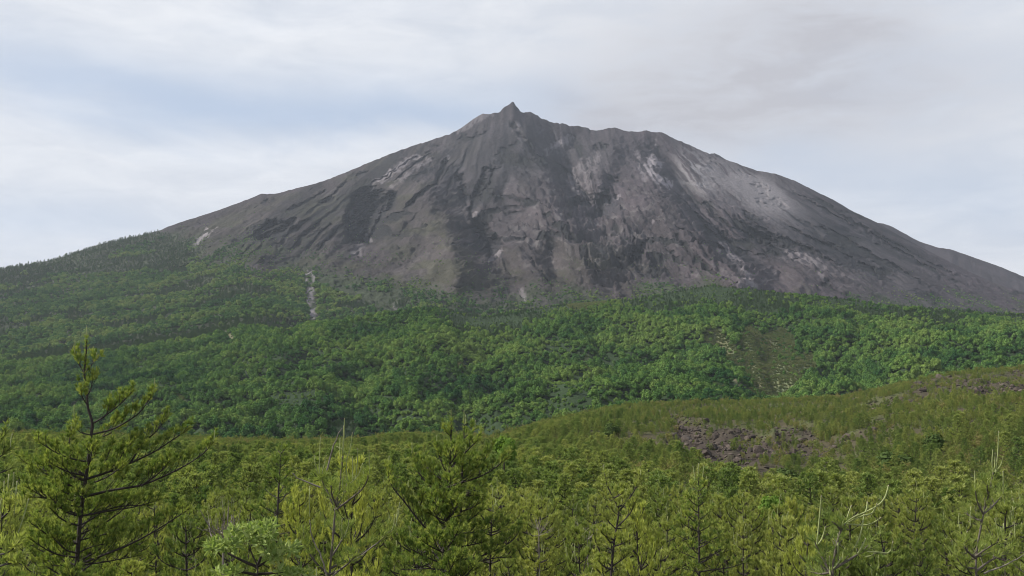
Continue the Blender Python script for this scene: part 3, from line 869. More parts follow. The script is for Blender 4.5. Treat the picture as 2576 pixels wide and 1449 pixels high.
def crown_mesh(name, seed, nl, nq, mats, flat=.8, q=.11, spread_r=.62):
    """broadleaf crown of unit width: lobes carrying leaf sprays, on a short stem"""
    rng = np.random.default_rng(seed)
    a = Acc()
    C, R = [], []
    for i in range(nl):
        an = rng.random() * 6.28; rd = spread_r * math.sqrt(rng.random()) * .55
        C.append((rd * math.cos(an), rd * math.sin(an), .30 + .38 * rng.random() * flat - .25 * rd)); R.append(.15 + .12 * rng.random())
    C = np.array(C); R = np.array(R)
    # solid inner masses
    for c, r in zip(C, R):
        lat = np.linspace(0, math.pi, 5); lon = np.arange(7) * 6.283 / 7
        v = [c + r * .82 * np.array([math.sin(t) * math.cos(p), math.sin(t) * math.sin(p), math.cos(t) * .85]) * (1 + .15 * rng.normal()) for t in lat for p in lon]
        f_ = [[i * 7 + j, i * 7 + (j + 1) % 7, (i + 1) * 7 + (j + 1) % 7, (i + 1) * 7 + j] for i in range(4) for j in range(7)]
        a.add(v, f_, 0, .5)
    # leaf sprays
    k = rng.integers(0, nl, nq)
    dv = rng.normal(size=(nq, 3)); dv[:, 2] = np.abs(dv[:, 2]) * 1.1 - .35
    dv /= np.linalg.norm(dv, axis=1, keepdims=True)
    p = C[k] + dv * (R[k] * (.85 + .32 * rng.random(nq)))[:, None]
    inside = np.zeros(nq, bool)
    for i in range(nl):
        inside |= (np.linalg.norm(p - C[i], axis=1) < R[i] * .8) & (k != i)
    p, dv = p[~inside], dv[~inside]
    n_ = len(p)
    nrm = dv + rng.normal(0, .38, (n_, 3)) + np.array([0, 0, .25]); nrm /= np.linalg.norm(nrm, axis=1, keepdims=True)
    u = np.cross(nrm, rng.normal(size=(n_, 3))); u /= np.linalg.norm(u, axis=1, keepdims=True)
    w_ = np.cross(nrm, u)
    s1 = (q * (.55 + .7 * rng.random(n_)))[:, None]; s2 = (q * (.45 + .6 * rng.random(n_)))[:, None]
    v = np.stack([p - u * s1, p - w_ * s2 * .8 + nrm * s1 * .15, p + u * s1, p + w_ * s2], 1).reshape(-1, 3)
    tint = rng.random(n_)
    a.add(v, np.arange(len(v)).reshape(-1, 4), 0, np.repeat(tint, 4))
    a.tube([(0, 0, -.1), (.01, 0, .15), (.03, .01, .4)], [.035, .03, .015], 5, 1)
    return a.mesh(name, mats)


def far_pine_mesh(name, seed, mats, Hh=4.0, spreadr=.30):
    rng = np.random.default_rng(seed)
    w_, n_, tr = young_pine(rng, Hh, LOD_FAR, spreadr, .36, 5)
    a = Acc(); 
    for acc, mi in ((w_, 1), (n_, 0)):
        for v, f_, t in zip(acc.v, acc.f, acc.t):
            pass
    off = 0
    for acc, mi in ((w_, 1), (n_, 0)):
        V_ = np.concatenate(acc.v); T_ = np.concatenate(acc.t)
        base = a.n
        a.v.append(V_); a.t.append(T_); a.n += len(V_)
        for f_ in acc.f:
            a.f.append(f_ + base); a.m.append(np.full(len(f_), mi))
    return a.mesh(name, mats)


# ------------------------------------------------------------------ scatter for the uncountable masses
def scatter(name, P, rz, sc, idx, protos, label, cat):
    me = bpy.data.meshes.new(name)
    n = len(P)
    me.vertices.add(n); me.vertices.foreach_set('co', np.asarray(P, np.float32).ravel())
    a = me.attributes.new('rz', 'FLOAT', 'POINT'); a.data.foreach_set('value', np.asarray(rz, np.float32))
    a = me.attributes.new('sc', 'FLOAT_VECTOR', 'POINT'); a.data.foreach_set('vector', np.asarray(sc, np.float32).ravel())
    a = me.attributes.new('pi', 'INT', 'POINT'); a.data.foreach_set('value', np.asarray(idx, np.int32))
    o = link(name, me)
    ng = bpy.data.node_groups.new(name + '_scatter', 'GeometryNodeTree')
    ng.interface.new_socket('Geometry', in_out='INPUT', socket_type='NodeSocketGeometry')
    ng.interface.new_socket('Geometry', in_out='OUTPUT', socket_type='NodeSocketGeometry')
    N, L = ng.nodes, ng.links
    gi = N.new('NodeGroupInput'); go = N.new('NodeGroupOutput')
    ip = N.new('GeometryNodeInstanceOnPoints'); g2i = N.new('GeometryNodeGeometryToInstance')
    for m in protos:
        po = bpy.data.objects.new(m.name + '_source', m)
        oi = N.new('GeometryNodeObjectInfo'); oi.inputs[0].default_value = po; oi.inputs['As Instance'].default_value = False
        L.new(oi.outputs['Geometry'], g2i.inputs[0])

    def attr(nm, ty):
        q = N.new('GeometryNodeInputNamedAttribute'); q.data_type = ty; q.inputs[0].default_value = nm
        return q.outputs[0]
    cb = N.new('ShaderNodeCombineXYZ'); L.new(attr('rz', 'FLOAT'), cb.inputs[2])
    e2r = N.new('FunctionNodeEulerToRotation'); L.new(cb.outputs[0], e2r.inputs[0])
    L.new(gi.outputs[0], ip.inputs['Points']); L.new(g2i.outputs[0], ip.inputs['Instance'])
    ip.inputs['Pick Instance'].default_value = True
    L.new(attr('pi', 'INT'), ip.inputs['Instance Index']); L.new(e2r.outputs[0], ip.inputs['Rotation']); L.new(attr('sc', 'FLOAT_VECTOR'), ip.inputs['Scale'])
    L.new(ip.outputs[0], go.inputs[0])
    md = o.modifiers.new('scatter', 'NODES'); md.node_group = ng
    tag(o, label, cat, kind='stuff')
    return o


def jitter_grid(y0, y1, cell, smax=.62, rng=RNG):
    xs = np.arange(-smax * y1, smax * y1, cell); ys = np.arange(y0, y1, cell)
    X, Y = np.meshgrid(xs, ys)
    X = X + rng.uniform(-.48, .48, X.shape) * cell; Y = Y + rng.uniform(-.48, .48, Y.shape) * cell
    m = np.abs(X / Y) < smax
    return X[m], Y[m]


# ---- broadleaf forest on the hill and the lower slopes of the volcano
BM = [M_leaf, M_bark]
crowns = [crown_mesh('broadleaf_tree', 100 + i, 10 + i % 4, 640, BM, .7 + .25 * (i % 3), .064, .60 + .12 * (i % 2)) for i in range(6)]
M_leaf_slope = foliage_mat('slope_leaves', [(0, (.024, .066, .028)), (.3, (.044, .108, .038)), (.6, (.082, .165, .048)), (.85, (.14, .225, .06)), (1, (.19, .25, .072))], .009, .25, .45, .7, .12, 3.0)
crowns_slope = [crown_mesh('slope_tree', 120 + i, 10 + i % 4, 520, [M_leaf_slope, M_bark], .7 + .25 * (i % 3), .068, .62) for i in range(5)]
pines_far = [far_pine_mesh('far_pine', 200 + i, [M_needle_far, M_bark], 4.0, .27 + .05 * (i % 3)) for i in range(6)]
pines_dark = [far_pine_mesh('dark_pine', 230 + i, [M_needle_dark, M_bark], 4.0, .30 + .05 * (i % 2)) for i in range(4)]

hx, hy = jitter_grid(420, 1480, 4.7)
hs = hx / hy
ok = (hy > YC(hs) + 90) & (hy < YH(hs) + 130)
hx, hy, hs = hx[ok], hy[ok], hs[ok]
hz = H.z_at(hs, hy)
hqx, hqy = se2q(hs, hz / hy)
gd = glade(hqx, hqy)
keep = (gd < .5) | (RNG.random(len(gd)) < .30)
hx, hy, hs, hz, hqx, hqy, gd = [a[keep] for a in (hx, hy, hs, hz, hqx, hqy, gd)]
ridge_f = hy / YH(hs)
pn = fbm(hx / 90, hy / 90, 3, 801)
pine_m = ((ridge_f > .930 + .14 * pn) & (hqx > 1130)) | ((pn > .46) & (hqx > 1100) & (hqy < 800)) | ((np.abs(hqx - 1240) < 60) & (hqy < 830) & (pn > -.2))
pine_m &= RNG.random(len(hx)) < .85
pine_m |= (ridge_f > .985) & (hqx > 700) & (hqx < 1450) & (RNG.random(len(hx)) < .6)
pine_m |= (hqy > 1060) & (hqx < 900) & (pn > .25)
size = 5.0 * (1 + .75 * fbm(hx / 40, hy / 40, 2, 811)) * np.exp(RNG.normal(0, .38, len(hx))) * np.where(RNG.random(len(hx)) < .06, 1.6, 1) * np.clip(hy / 800, .80, 1.1)
size = np.minimum(size, 8.5) * (1 - .45 * sst(.86, .96, ridge_f) * sst(900, 1200, hqx))
size[gd > .5] *= .5
order = np.where(~pine_m)[0]

mx_, my_ = jitter_grid(1000, 2500, 7.2)
ms = mx_ / my_
ok = (my_ > YH(ms) + 125) & (my_ < YR(ms) + 20)
mx_, my_, ms = mx_[ok], my_[ok], ms[ok]
mz = V.z_at(ms, my_)
nr = my_ < YH(ms) + 252
mz[nr] = np.maximum(mz[nr], H.z_at(ms[nr], my_[nr]))
# survey direction on the smooth slope, for the tree line
g_ = (my_ - (YH(ms) + 150)) / (YR(ms) - YH(ms) - 150)
mqx, mqy = se2q(ms, mz / my_)
TL = along([(-1500, 400), (380, 540), (450, 572), (520, 612), (600, 622), (650, 655), (760, 655), (860, 652), (930, 672), (1000, 702), (1100, 722), (1250, 745), (1400, 748), (1600, 735), (1750, 712), (1900, 745), (2100, 765), (4000, 780)])
tl = TL(ms)
mn_ = fbm(mx_ / 60, my_ / 190, 4, 821, .6)
dens = sst(-18, 50, mqy - tl + 80 * mn_)
bare = np.zeros(len(mx_))
for pts, w_ in (([(778, 685), (780, 740), (790, 800)], 15), ([(820, 700), (900, 730), (980, 770)], 26), ([(760, 640), (720, 628), (660, 640)], 16), ([(520, 580), (490, 615)], 11), ([(860, 700), (830, 690)], 18), ([(1000, 730), (990, 790)], 12)):
    d, t, _ = polydist(mqx, mqy, pts); bare = np.maximum(bare, 1 - sst(w_ * .6, w_ * 1.2, d))
dens = dens * (1 - .93 * bare)
keep = RNG.random(len(mx_)) < dens
mx_, my_, ms, mz, mqx, mqy, mn_, tl = [a[keep] for a in (mx_, my_, ms, mz, mqx, mqy, mn_, tl)]
mp = fbm(mx_ / 110, my_ / 160, 3, 831)
mpine = (mp > .24) | ((my_ < YH(ms) + 420) & (mqx > 620) & (mqx < 1420) & (RNG.random(len(mx_)) < .6 + .8 * mp)) | ((mqx < 470) & (mqy < SKY(ms) * 0 + 690) & (mp > -.2)) | (RNG.random(len(mx_)) < .08)
msize = 7.4 * RNG.uniform(.6, 1.4, len(mx_)) * (.45 + .55 * sst(0, 70, mqy - tl)) * (1 + .35 * mn_)

# small shrubs above the tree line
sx, sy = jitter_grid(1350, 2600, 11)
ss_ = sx / sy
ok = (sy > YH(ss_) + 160) & (sy < YR(ss_) - 40); sx, sy, ss_ = sx[ok], sy[ok], ss_[ok]
sz = V.z_at(ss_, sy); sqx, sqy = se2q(ss_, sz / sy)
pv = sst(-150, 10, sqy - TL(ss_)) * sst(-.2, .5, fbm(sx / 60, sy / 90, 3, 841)) * .95 * (1 - .8 * sst(1650, 1850, sqx))
keep = RNG.random(len(sx)) < pv
sx, sy, sz = sx[keep], sy[keep], sz[keep]
ssz = RNG.uniform(1.2, 3.4, len(sx))

# the nearest broadleaf trees that show above the pines stand as trees of their own
e_top = (hz + size * .7) / hy
vis = (~pine_m) & (np.abs(hs) < .54) & (e_top > EDGE(hs) + .003) & (gd < .5)
cand = np.where(vis)[0]
cand = cand[np.argsort(-(size[cand] / hy[cand]))][:297]
solo = np.zeros(len(hx), bool); solo[cand] = True
bl = (~pine_m) & (~solo)
P = np.concatenate([np.stack([mx_, my_, mz - .4], 1)[~mpine], np.stack([sx, sy, sz - .2], 1)])
SZ = np.concatenate([msize[~mpine], ssz])
n = len(P)
scatter('slope_forest', P, RNG.random(n) * 6.28, np.stack([SZ, SZ, SZ * RNG.uniform(.75, 1.3, n)], 1), RNG.integers(0, 5, n), crowns_slope, 'darker bluish green forest and scrub climbing the lower flank of the volcano', 'forest')
P = np.stack([hx, hy, hz - .3], 1)[bl]
SZ = size[bl]
n = len(P)
sc = np.stack([SZ, SZ, SZ * RNG.uniform(.75, 1.45, n)], 1)
scatter('broadleaf_forest', P, RNG.random(n) * 6.28, sc, RNG.integers(0, len(crowns), n), crowns, 'dense bright green broadleaf forest covering the front hill', 'forest')
P = np.concatenate([np.stack([hx, hy, hz - .3], 1)[pine_m], np.stack([mx_, my_, mz - .4], 1)[mpine]])
SZ = np.concatenate([size[pine_m], msize[mpine]]) / 6.4 * RNG.uniform(.9, 1.5, len(P))
n = len(P)
scatter('dark_pine_forest', P, RNG.random(n) * 6.28, np.stack([SZ * 1.15, SZ * 1.15, SZ], 1), RNG.integers(0, 4, n), pines_dark, 'dark pine stands along the hill crest and volcano slopes', 'forest')

for i in cand:
    o = link('broadleaf_tree', crowns[int(RNG.integers(0, len(crowns)))], None, (hx[i], hy[i], hz[i] - .3))
    o.rotation_euler = (0, 0, RNG.random() * 6.28); s_ = size[i]
    o.scale = (s_, s_, s_ * RNG.uniform(.75, 1.45))
    tag(o, 'round green broadleaf tree on the lower hill just above the pine field', 'tree', 'broadleaf trees on the front hill')

# reed grass in the open patches of the hill
gx, gy = jitter_grid(560, 1250, 2.0)
gs = gx / gy
gz_ = H.z_at(gs, gy); gqx, gqy = se2q(gs, gz_ / gy)
kp = (glade(gqx, gqy) > .45) & (gy < YH(gs))
gx, gy, gz_ = gx[kp], gy[kp], gz_[kp]


def reed_mesh(seed):
    rng = np.random.default_rng(seed); a = Acc()
    a.tufts(rng, rng.normal(0, .35, (14, 3)) * [1, 1, 0], np.tile([0, 0, 1.], (14, 1)) + rng.normal(0, .25, (14, 3)), 1.3, 7, .22, 0, rng.random(14), (.05, .8))
    return a.mesh('reed_clump', [M_grass])


reeds = [reed_mesh(i) for i in range(3)]
n = len(gx); sc1 = RNG.uniform(.7, 1.5, n)
scatter('reed_grass', np.stack([gx, gy, gz_], 1), RNG.random(n) * 6.28, np.stack([sc1] * 3, 1), RNG.integers(0, 3, n), reeds, 'pale reed grass in the ravine on the hill', 'grass')

# ---- pine field
px_, py_ = jitter_grid(60, 470, 2.75, .62)
ps = px_ / py_
ok = py_ < YC(ps) + 25
px_, py_, ps = px_[ok], py_[ok], ps[ok]
pz = G.z_at(ps, py_)
pqx, pqy = se2q(ps, pz / py_)
rf = rock_field(pqx, pqy)
cl = fbm(px_ / 30, py_ / 30, 3, 851)
keep = (RNG.random(len(px_)) < np.clip(.92 + .4 * cl, .45, 1) * (1 - .78 * rf))
pqx2, pqy2 = pqx[keep], pqy[keep]
px_, py_, ps, pz, cl, rf = [a[keep] for a in (px_, py_, ps, pz, cl, rf)]
psz = np.exp(RNG.normal(-.20, .24, len(px_))) * (1 + .35 * cl) * (1 - .35 * sst(1450, 1650, pqx2) * sst(1320, 1240, pqy2)) * (1 - .25 * sst(.0, .15, ps) * sst(150, 260, py_)) * (1 - .45 * rf)

lim = ((EDGE(ps) - .004) * py_ - pz) / 4.15 * RNG.uniform(.72, 1.0, len(ps))
psz = np.minimum(psz, np.clip(lim, .35, 1.05))
near_x, near_y = jitter_grid(13.5, 60, 2.55, .60)
ns = near_x / near_y
nz_ = G.z_at(ns, near_y)

# mid-size pines beyond the separate ones
P = np.stack([px_, py_, pz - .05], 1); n = len(P)
scatter('pine_forest', P, RNG.random(n) * 6.28, np.stack([psz * RNG.uniform(.9, 1.25, n), psz * RNG.uniform(.9, 1.25, n), psz], 1), RNG.integers(0, len(pines_far), n), pines_far,
        'young olive green pines covering the lava field and rocky hill', 'forest')


# scrub filling the gaps between the pines
def scrub_mesh(seed):
    rng = np.random.default_rng(seed); a = Acc()
    for i in range(7):
        an = rng.random() * 6.28; h = rng.uniform(.4, .9)
        d = np.array([math.cos(an) * .5, math.sin(an) * .5, 1]) * h
        a.tube([(0, 0, 0), d * .6, d], [.008, .006, .003], 3, 1, cap=False)
        nn = 9
        q = rng.normal(0, .16, (nn, 3)) + d * rng.uniform(.5, 1.05, (nn, 1))
        a.tufts(rng, q, rng.normal(0, .6, (nn, 3)) + [0, 0, .7], .13, 7, .045, 0, rng.random(nn), (.3, 1.4))
    return a.mesh('scrub_bush', [M_scrub, M_bark])


scrubs = [scrub_mesh(40 + i) for i in range(5)]
ux, uy = jitter_grid(9, 150, 1.75, .62)
us = ux / uy; uz = G.z_at(us, uy)
vx, vy = jitter_grid(150, 440, 3.4, .6); vs = vx / vy; kk = (vy < YC(vs) - 3) & (RNG.random(len(vx)) > .7 * rock_field(*se2q(vs, G.z_at(vs, vy) / vy))); vx, vy, vs = vx[kk], vy[kk], vs[kk]
ux = np.concatenate([ux, vx]); uy = np.concatenate([uy, vy]); uz = np.concatenate([uz, G.z_at(vs, vy)])
n = len(ux); sc1 = RNG.uniform(.6, 1.5, n) * np.clip(.8 + uy / 250, .8, 1.5)
scatter('undergrowth', np.stack([ux, uy, uz - .05], 1), RNG.random(n) * 6.28, np.stack([sc1, sc1, sc1 * RNG.uniform(.7, 1.3, n)], 1), RNG.integers(0, 5, n), scrubs, 'yellowish scrub between the young pines', 'undergrowth')

# ---- separate near pines
def part_meshes(seed, Hh, lod, mat_n, candles=7, **kw):
    rng = np.random.default_rng(seed)
    w_, n_, tr = young_pine(rng, Hh, lod, **kw)
    # new upright shoots at the top of the crown
    for c in range(candles):
        an = rng.random() * 6.28; r = (0 if c == 0 else rng.uniform(.08, .35)); z0 = Hh - .02 if c == 0 else Hh - r * 1.7 - .05
        p = tr[-1] * [1, 1, 0] + np.array([math.cos(an) * r, math.sin(an) * r, z0])
        ln = rng.uniform(.12, .38)
        ca = candle_mesh(rng, [p, p + np.array([rng.normal(0, .02), rng.normal(0, .02), ln * .6]), p + np.array([rng.normal(0, .03), rng.normal(0, .03), ln])], .0085)
        n_.add(np.concatenate(ca.v), np.zeros((0, 4), int))
        b0 = n_.n - sum(len(x) for x in ca.v)
        for f_, m_ in zip(ca.f, ca.m):
            n_.f.append(f_ + b0); n_.m.append(m_ + 1)
    return w_.mesh('trunk', [M_bark], True), n_.mesh('crown', [mat_n, M_candle, M_candle_tip])


near_kinds = [part_meshes(300 + i, 3.1, LOD_NEAR, M_needle, candles=(9, 5, 14, 3, 8, 12, 6)[i], spreadr=(.28, .34, .24, .37, .30, .27, .38)[i], nb=(5, 5, 4, 6, 5, 5, 5)[i]) for i in range(7)]
yellow_kinds = [part_meshes(330 + i, 2.6, LOD_NEAR, M_needle_yellow, candles=0, spreadr=.32, nb=4) for i in range(2)]


def pine_thing(name, kinds, loc, rz, sc, label, group):
    e = link(name, None, None, loc); e.rotation_euler = (0, 0, rz); e.scale = sc
    e.empty_display_size = .2
    for nm, m in zip(('trunk', 'crown'), kinds):
        link(nm, m, e)
    return tag(e, label, 'pine tree', group)


HERO_CLEAR = [(200, 1290, 18), (1135, 1280, 18), (850, 1260, 11), (1555, 1330, 17), (1755, 1330, 24), (2110, 1350, 8), (2470, 1250, 11), (640, 1390, 10), (15, 1300, 10)]
sel = np.abs(ns) < .575
# keep the line of sight to the portrait trees free
for qx, qy, Y in HERO_CLEAR:
    s_h = float(q2se(qx, qy)[0])
    sel &= ~((np.abs(ns - s_h) < 1.1 / Y) & (near_y < Y + 1.2))
# nothing so tall that it would stick far up close to the camera
idx = np.where(sel)[0]
idx = idx[np.argsort(near_y[idx])]
idx_solo = idx[:262]
for i in idx_solo:
    k = int(RNG.integers(0, 7)); y = near_y[i]
    hgt = RNG.uniform(.85, 1.3) * (.86 if y < 22 else 1.0)
    wdt = hgt * RNG.uniform(.9, 1.2)
    e_ = pine_thing('pine_tree', near_kinds[k], (near_x[i], y, nz_[i] - .05), RNG.random() * 6.28, (wdt, wdt, hgt), 'bushy yellow green young pine in the dense thicket across the bottom of the view', 'young pines of the foreground thicket')
    e_.rotation_euler = tuple(RNG.normal(0, .06, 2)) + (e_.rotation_euler[2],)
rest = idx[262:]
if len(rest):
    n = len(rest); s1 = RNG.uniform(.7, 1.15, n) * .78
    scatter('pine_thicket', np.stack([near_x[rest], near_y[rest], nz_[rest] - .05], 1), RNG.random(n) * 6.28, np.stack([s1, s1, s1], 1), RNG.integers(0, len(pines_far), n), pines_far, 'farther young pines of the thicket, merging into the pine field', 'thicket')

# ------------------------------------------------------------------ portrait trees (traced limb by limb, placed at their own distance)
def hero(name, label, Y, conv, trunks, limbs, candles, seed, lod=LOD_HERO, r_trunk=.045, fill=10, bark=M_bark, needle=M_needle, cr=.008, yel=0.0, bare=.2, twig=1.0, group=None, extra_wood=None, cat='pine tree', fill_len=.7, dead=None, fill_rng=(.45, .9)):
    rng = np.random.default_rng(seed)

    def w3(p, dy=0.0):
        qx, qy = conv(p[0], p[1])
        return at(qx, qy, Y + dy)
    tr0 = [w3(p) for p in trunks[0]]
    gz0 = float(G.z_at(np.array([tr0[0][0] / tr0[0][1]]), np.array([tr0[0][1]]))[0])
    base = np.array([tr0[0][0], tr0[0][1], gz0 - .1])
    e = link(name, None, None, base); e.empty_display_size = .3
    tag(e, label, cat, group)
    ned = Acc()
    for ti, tk in enumerate(trunks):
        P = [w3(p, .25 * ti) for p in tk]
        b = P[0].copy(); b[2] = gz0 - .1; b[0] += rng.normal(0, .03)
        if P[0][2] > gz0: P = [b] + P
        P, t, L = resample(smooth_line(P), .08)
        a = Acc(); a.tube(P - base, r_trunk * (1 - .82 * t) * (1 if ti == 0 else .8) + .005, 8)
        link('trunk', a.mesh('trunk', [bark], True), e)
        # needles along the young leader
        m = t > .86
        ned.tufts(rng, (P - base)[m], np.gradient(P, axis=0)[m] + [0, 0, .05], lod['L'], lod['nn'], lod['w'], 0, np.full(m.sum(), .5 + yel))
        # limbs towards and away from the viewer, whorl by whorl
        if ti == 0:
            for q in range(fill):
                f_ = fill_rng[0] + (fill_rng[1] - fill_rng[0]) * (q + rng.random()) / fill
                k = int(f_ * (len(P) - 1)); p0 = P[k] - base
                an = rng.choice([-1, 1]) * (math.pi / 2 + rng.normal(0, .5))
                ln = fill_len * (1.25 - f_) * rng.uniform(.7, 1.2) * 1.6
                dv = np.array([math.cos(an), math.sin(an), 0])
                wd = Acc(); dress_branch(rng, [p0, p0 + dv * ln * .5 + [0, 0, ln * .12], p0 + dv * ln + [0, 0, ln * .42]], wd, ned, .014, lod, yel, .2, twig)
                link('branch', wd.mesh('branch', [bark], True), e)
    for lm in limbs:
        lb = lm
        dy = rng.uniform(-.5, .5)
        n_ = len(lb)
        P = [w3(p, dy * i / (n_ - 1)) - base for i, p in enumerate(lb)]
        L = sum(np.linalg.norm(P[i + 1] - P[i]) for i in range(n_ - 1))
        wd = Acc(); dress_branch(rng, P, wd, ned, min(.022, .006 + .0065 * L), lod, yel, bare, twig)
        link('branch', wd.mesh('branch', [bark], True), e)
    for lm in dead or []:
        P = [w3(p, -.1) - base for p in lm]
        P, t, L = resample(smooth_line(P), .06)
        wd = Acc(); wd.tube(P + rng.normal(0, .004, P.shape), .008 * (1 - .75 * t) + .0025, 6)
        o = link('branch', wd.mesh('branch', [M_dead], True), e); o['label'] = 'bare pale grey branch'
    for cpts in candles:
        P = [w3(p, rng.uniform(-.05, .05)) - base for p in cpts]
        if len(P) == 2: P = [P[0], (P[0] + P[1]) / 2 + [rng.normal(0, .008), 0, 0], P[1]]
        ca = candle_mesh(rng, P, cr)
        link('candle_shoot', ca.mesh('candle_shoot', [M_candle, M_candle_tip], True), e)
    link('crown', ned.mesh('crown', [needle]), e)
    return e


cA = lambda x, y: (x * .4444, 805 + y * .4444)
hero('pine_tree', 'tall spreading pine with layered branches and a thin pointed leader at the left', 18, cA,
     [[(430, 1449), (440, 1300), (455, 1110), (485, 900), (505, 760), (515, 650), (528, 585), (493, 490), (495, 430), (480, 330), (476, 300), (486, 200), (490, 110)]],
     [[(476, 300), (440, 240), (422, 190)], [(476, 300), (525, 250), (546, 215)], [(495, 430), (520, 380), (525, 300)], [(493, 480), (460, 430), (458, 380)],
      [(528, 585), (600, 540), (680, 480), (745, 410)], [(515, 650), (640, 620), (730, 570), (800, 520), (870, 410)], [(510, 690), (600, 655), (700, 600)], [(600, 540), (625, 470)], [(515, 650), (450, 640), (420, 590)],
      [(490, 900), (620, 860), (740, 810), (880, 745), (960, 690), (1065, 620)], [(740, 810), (800, 700), (880, 640), (950, 545)], [(640, 860), (700, 740), (780, 660)], [(560, 880), (600, 790), (640, 700)],
      [(490, 890), (430, 840), (395, 780), (390, 690), (405, 620)], [(490, 890), (380, 820), (300, 770)], [(485, 910), (300, 870), (120, 800)], [(300, 860), (260, 780), (270, 740)],
      [(480, 1000), (640, 960), (800, 940), (940, 880), (1050, 825), (1150, 760), (1210, 690)], [(800, 940), (900, 870), (960, 800)], [(470, 1010), (380, 960), (300, 930)], [(470, 1040), (330, 1000), (230, 960)],
      [(455, 1110), (620, 1080), (760, 1060), (900, 1020)], [(455, 1110), (370, 1070), (270, 1010), (190, 930), (165, 850)], [(455, 1110), (560, 1090), (680, 1050), (850, 1050)], [(270, 1010), (200, 1000), (130, 1010)],
      [(430, 1390), (560, 1340), (740, 1270), (870, 1200), (980, 1130), (1070, 1070)], [(430, 1390), (600, 1370), (800, 1330)], [(430, 1390), (340, 1350), (240, 1310), (130, 1250)], [(430, 1400), (330, 1390), (240, 1395)], [(440, 1250), (560, 1220), (700, 1190)], [(440, 1260), (340, 1220), (240, 1210)], [(440, 1320), (520, 1280), (640, 1260)]],
     [[(490, 110), (491, 75), (492, 35)], [(422, 190), (420, 120)], [(546, 215), (547, 190)], [(745, 410), (752, 345)], [(870, 410), (876, 335)], [(420, 590), (420, 480)], [(625, 470), (630, 405)], [(660, 480), (664, 420)], [(405, 620), (405, 590)], [(630, 700), (632, 650)], [(950, 545), (955, 505)], [(1210, 690), (1215, 630)]],
     11, fill=34, r_trunk=.055, cr=.007, fill_len=.95, twig=1.5, fill_rng=(.28, .70), yel=0, bare=.12, needle=M_needle_tall)

cE = lambda x, y: (958.3 + x * .2946, 1022.2 + y * .2946)
hero('pine_tree', 'big bushy pine with two trunks standing at the bottom centre', 17.5, cE,
     [[(525, 1449), (525, 1340), (545, 1140), (555, 850), (585, 570), (590, 460), (600, 240), (600, 130)], [(685, 1449), (685, 1320), (680, 1100), (690, 650), (700, 400), (712, 160)]],
     [[(555, 850), (490, 770), (430, 690), (330, 590), (280, 480), (265, 400)], [(545, 1140), (420, 1075), (360, 1020), (280, 920), (190, 800), (100, 700), (60, 600), (65, 520)], [(525, 1340), (410, 1300), (300, 1240), (190, 1190), (170, 1120)], [(525, 1400), (380, 1380), (250, 1400), (150, 1390), (120, 1340)],
      [(555, 830), (640, 790), (740, 760), (830, 760)], [(585, 570), (540, 540), (510, 460), (465, 340)], [(585, 560), (650, 520), (690, 470)], [(600, 260), (555, 220), (540, 190)], [(690, 650), (770, 630), (870, 590), (960, 540), (1080, 440)], [(690, 620), (800, 560), (900, 440), (935, 370)], [(690, 430), (760, 350), (830, 290)], [(700, 280), (770, 220), (805, 195)],
      [(545, 1140), (600, 1090), (690, 1085), (870, 1070), (960, 1020), (1020, 965)], [(680, 1310), (820, 1290), (960, 1240), (1080, 1180), (1150, 1120), (1200, 1020)], [(690, 1345), (830, 1325), (990, 1290), (1120, 1290)], [(575, 690), (490, 700), (400, 620)], [(280, 920), (340, 850), (360, 740)], [(360, 1020), (420, 940), (440, 860)], [(190, 800), (230, 740), (235, 690)],
      [(550, 980), (440, 930), (380, 900)], [(550, 980), (650, 930), (760, 920)], [(680, 1000), (790, 950), (880, 880)], [(680, 900), (800, 860), (880, 790)], [(690, 780), (790, 720), (880, 690)], [(590, 460), (540, 400), (520, 370)], [(590, 400), (650, 340)], [(530, 1250), (430, 1200), (350, 1150)], [(530, 1250), (600, 1220), (660, 1210)], [(680, 1200), (790, 1180), (900, 1150)], [(870, 1070), (980, 1080), (1080, 1010)], [(690, 520), (760, 470), (850, 450)], [(570, 760), (500, 830), (420, 800)]],
     [[(600, 130), (600, 35)], [(712, 160), (710, 45)], [(722, 150), (724, 80)], [(265, 400), (265, 320)], [(65, 520), (70, 430)], [(465, 340), (478, 255)], [(935, 370), (943, 305)], [(830, 290), (840, 240)], [(805, 195), (808, 125)], [(235, 690), (235, 640)], [(1080, 440), (1085, 390)]],
     13, fill=34, r_trunk=.05, cr=.008, fill_len=.9, twig=1.3, yel=0, bare=.12, needle=M_needle_tall)

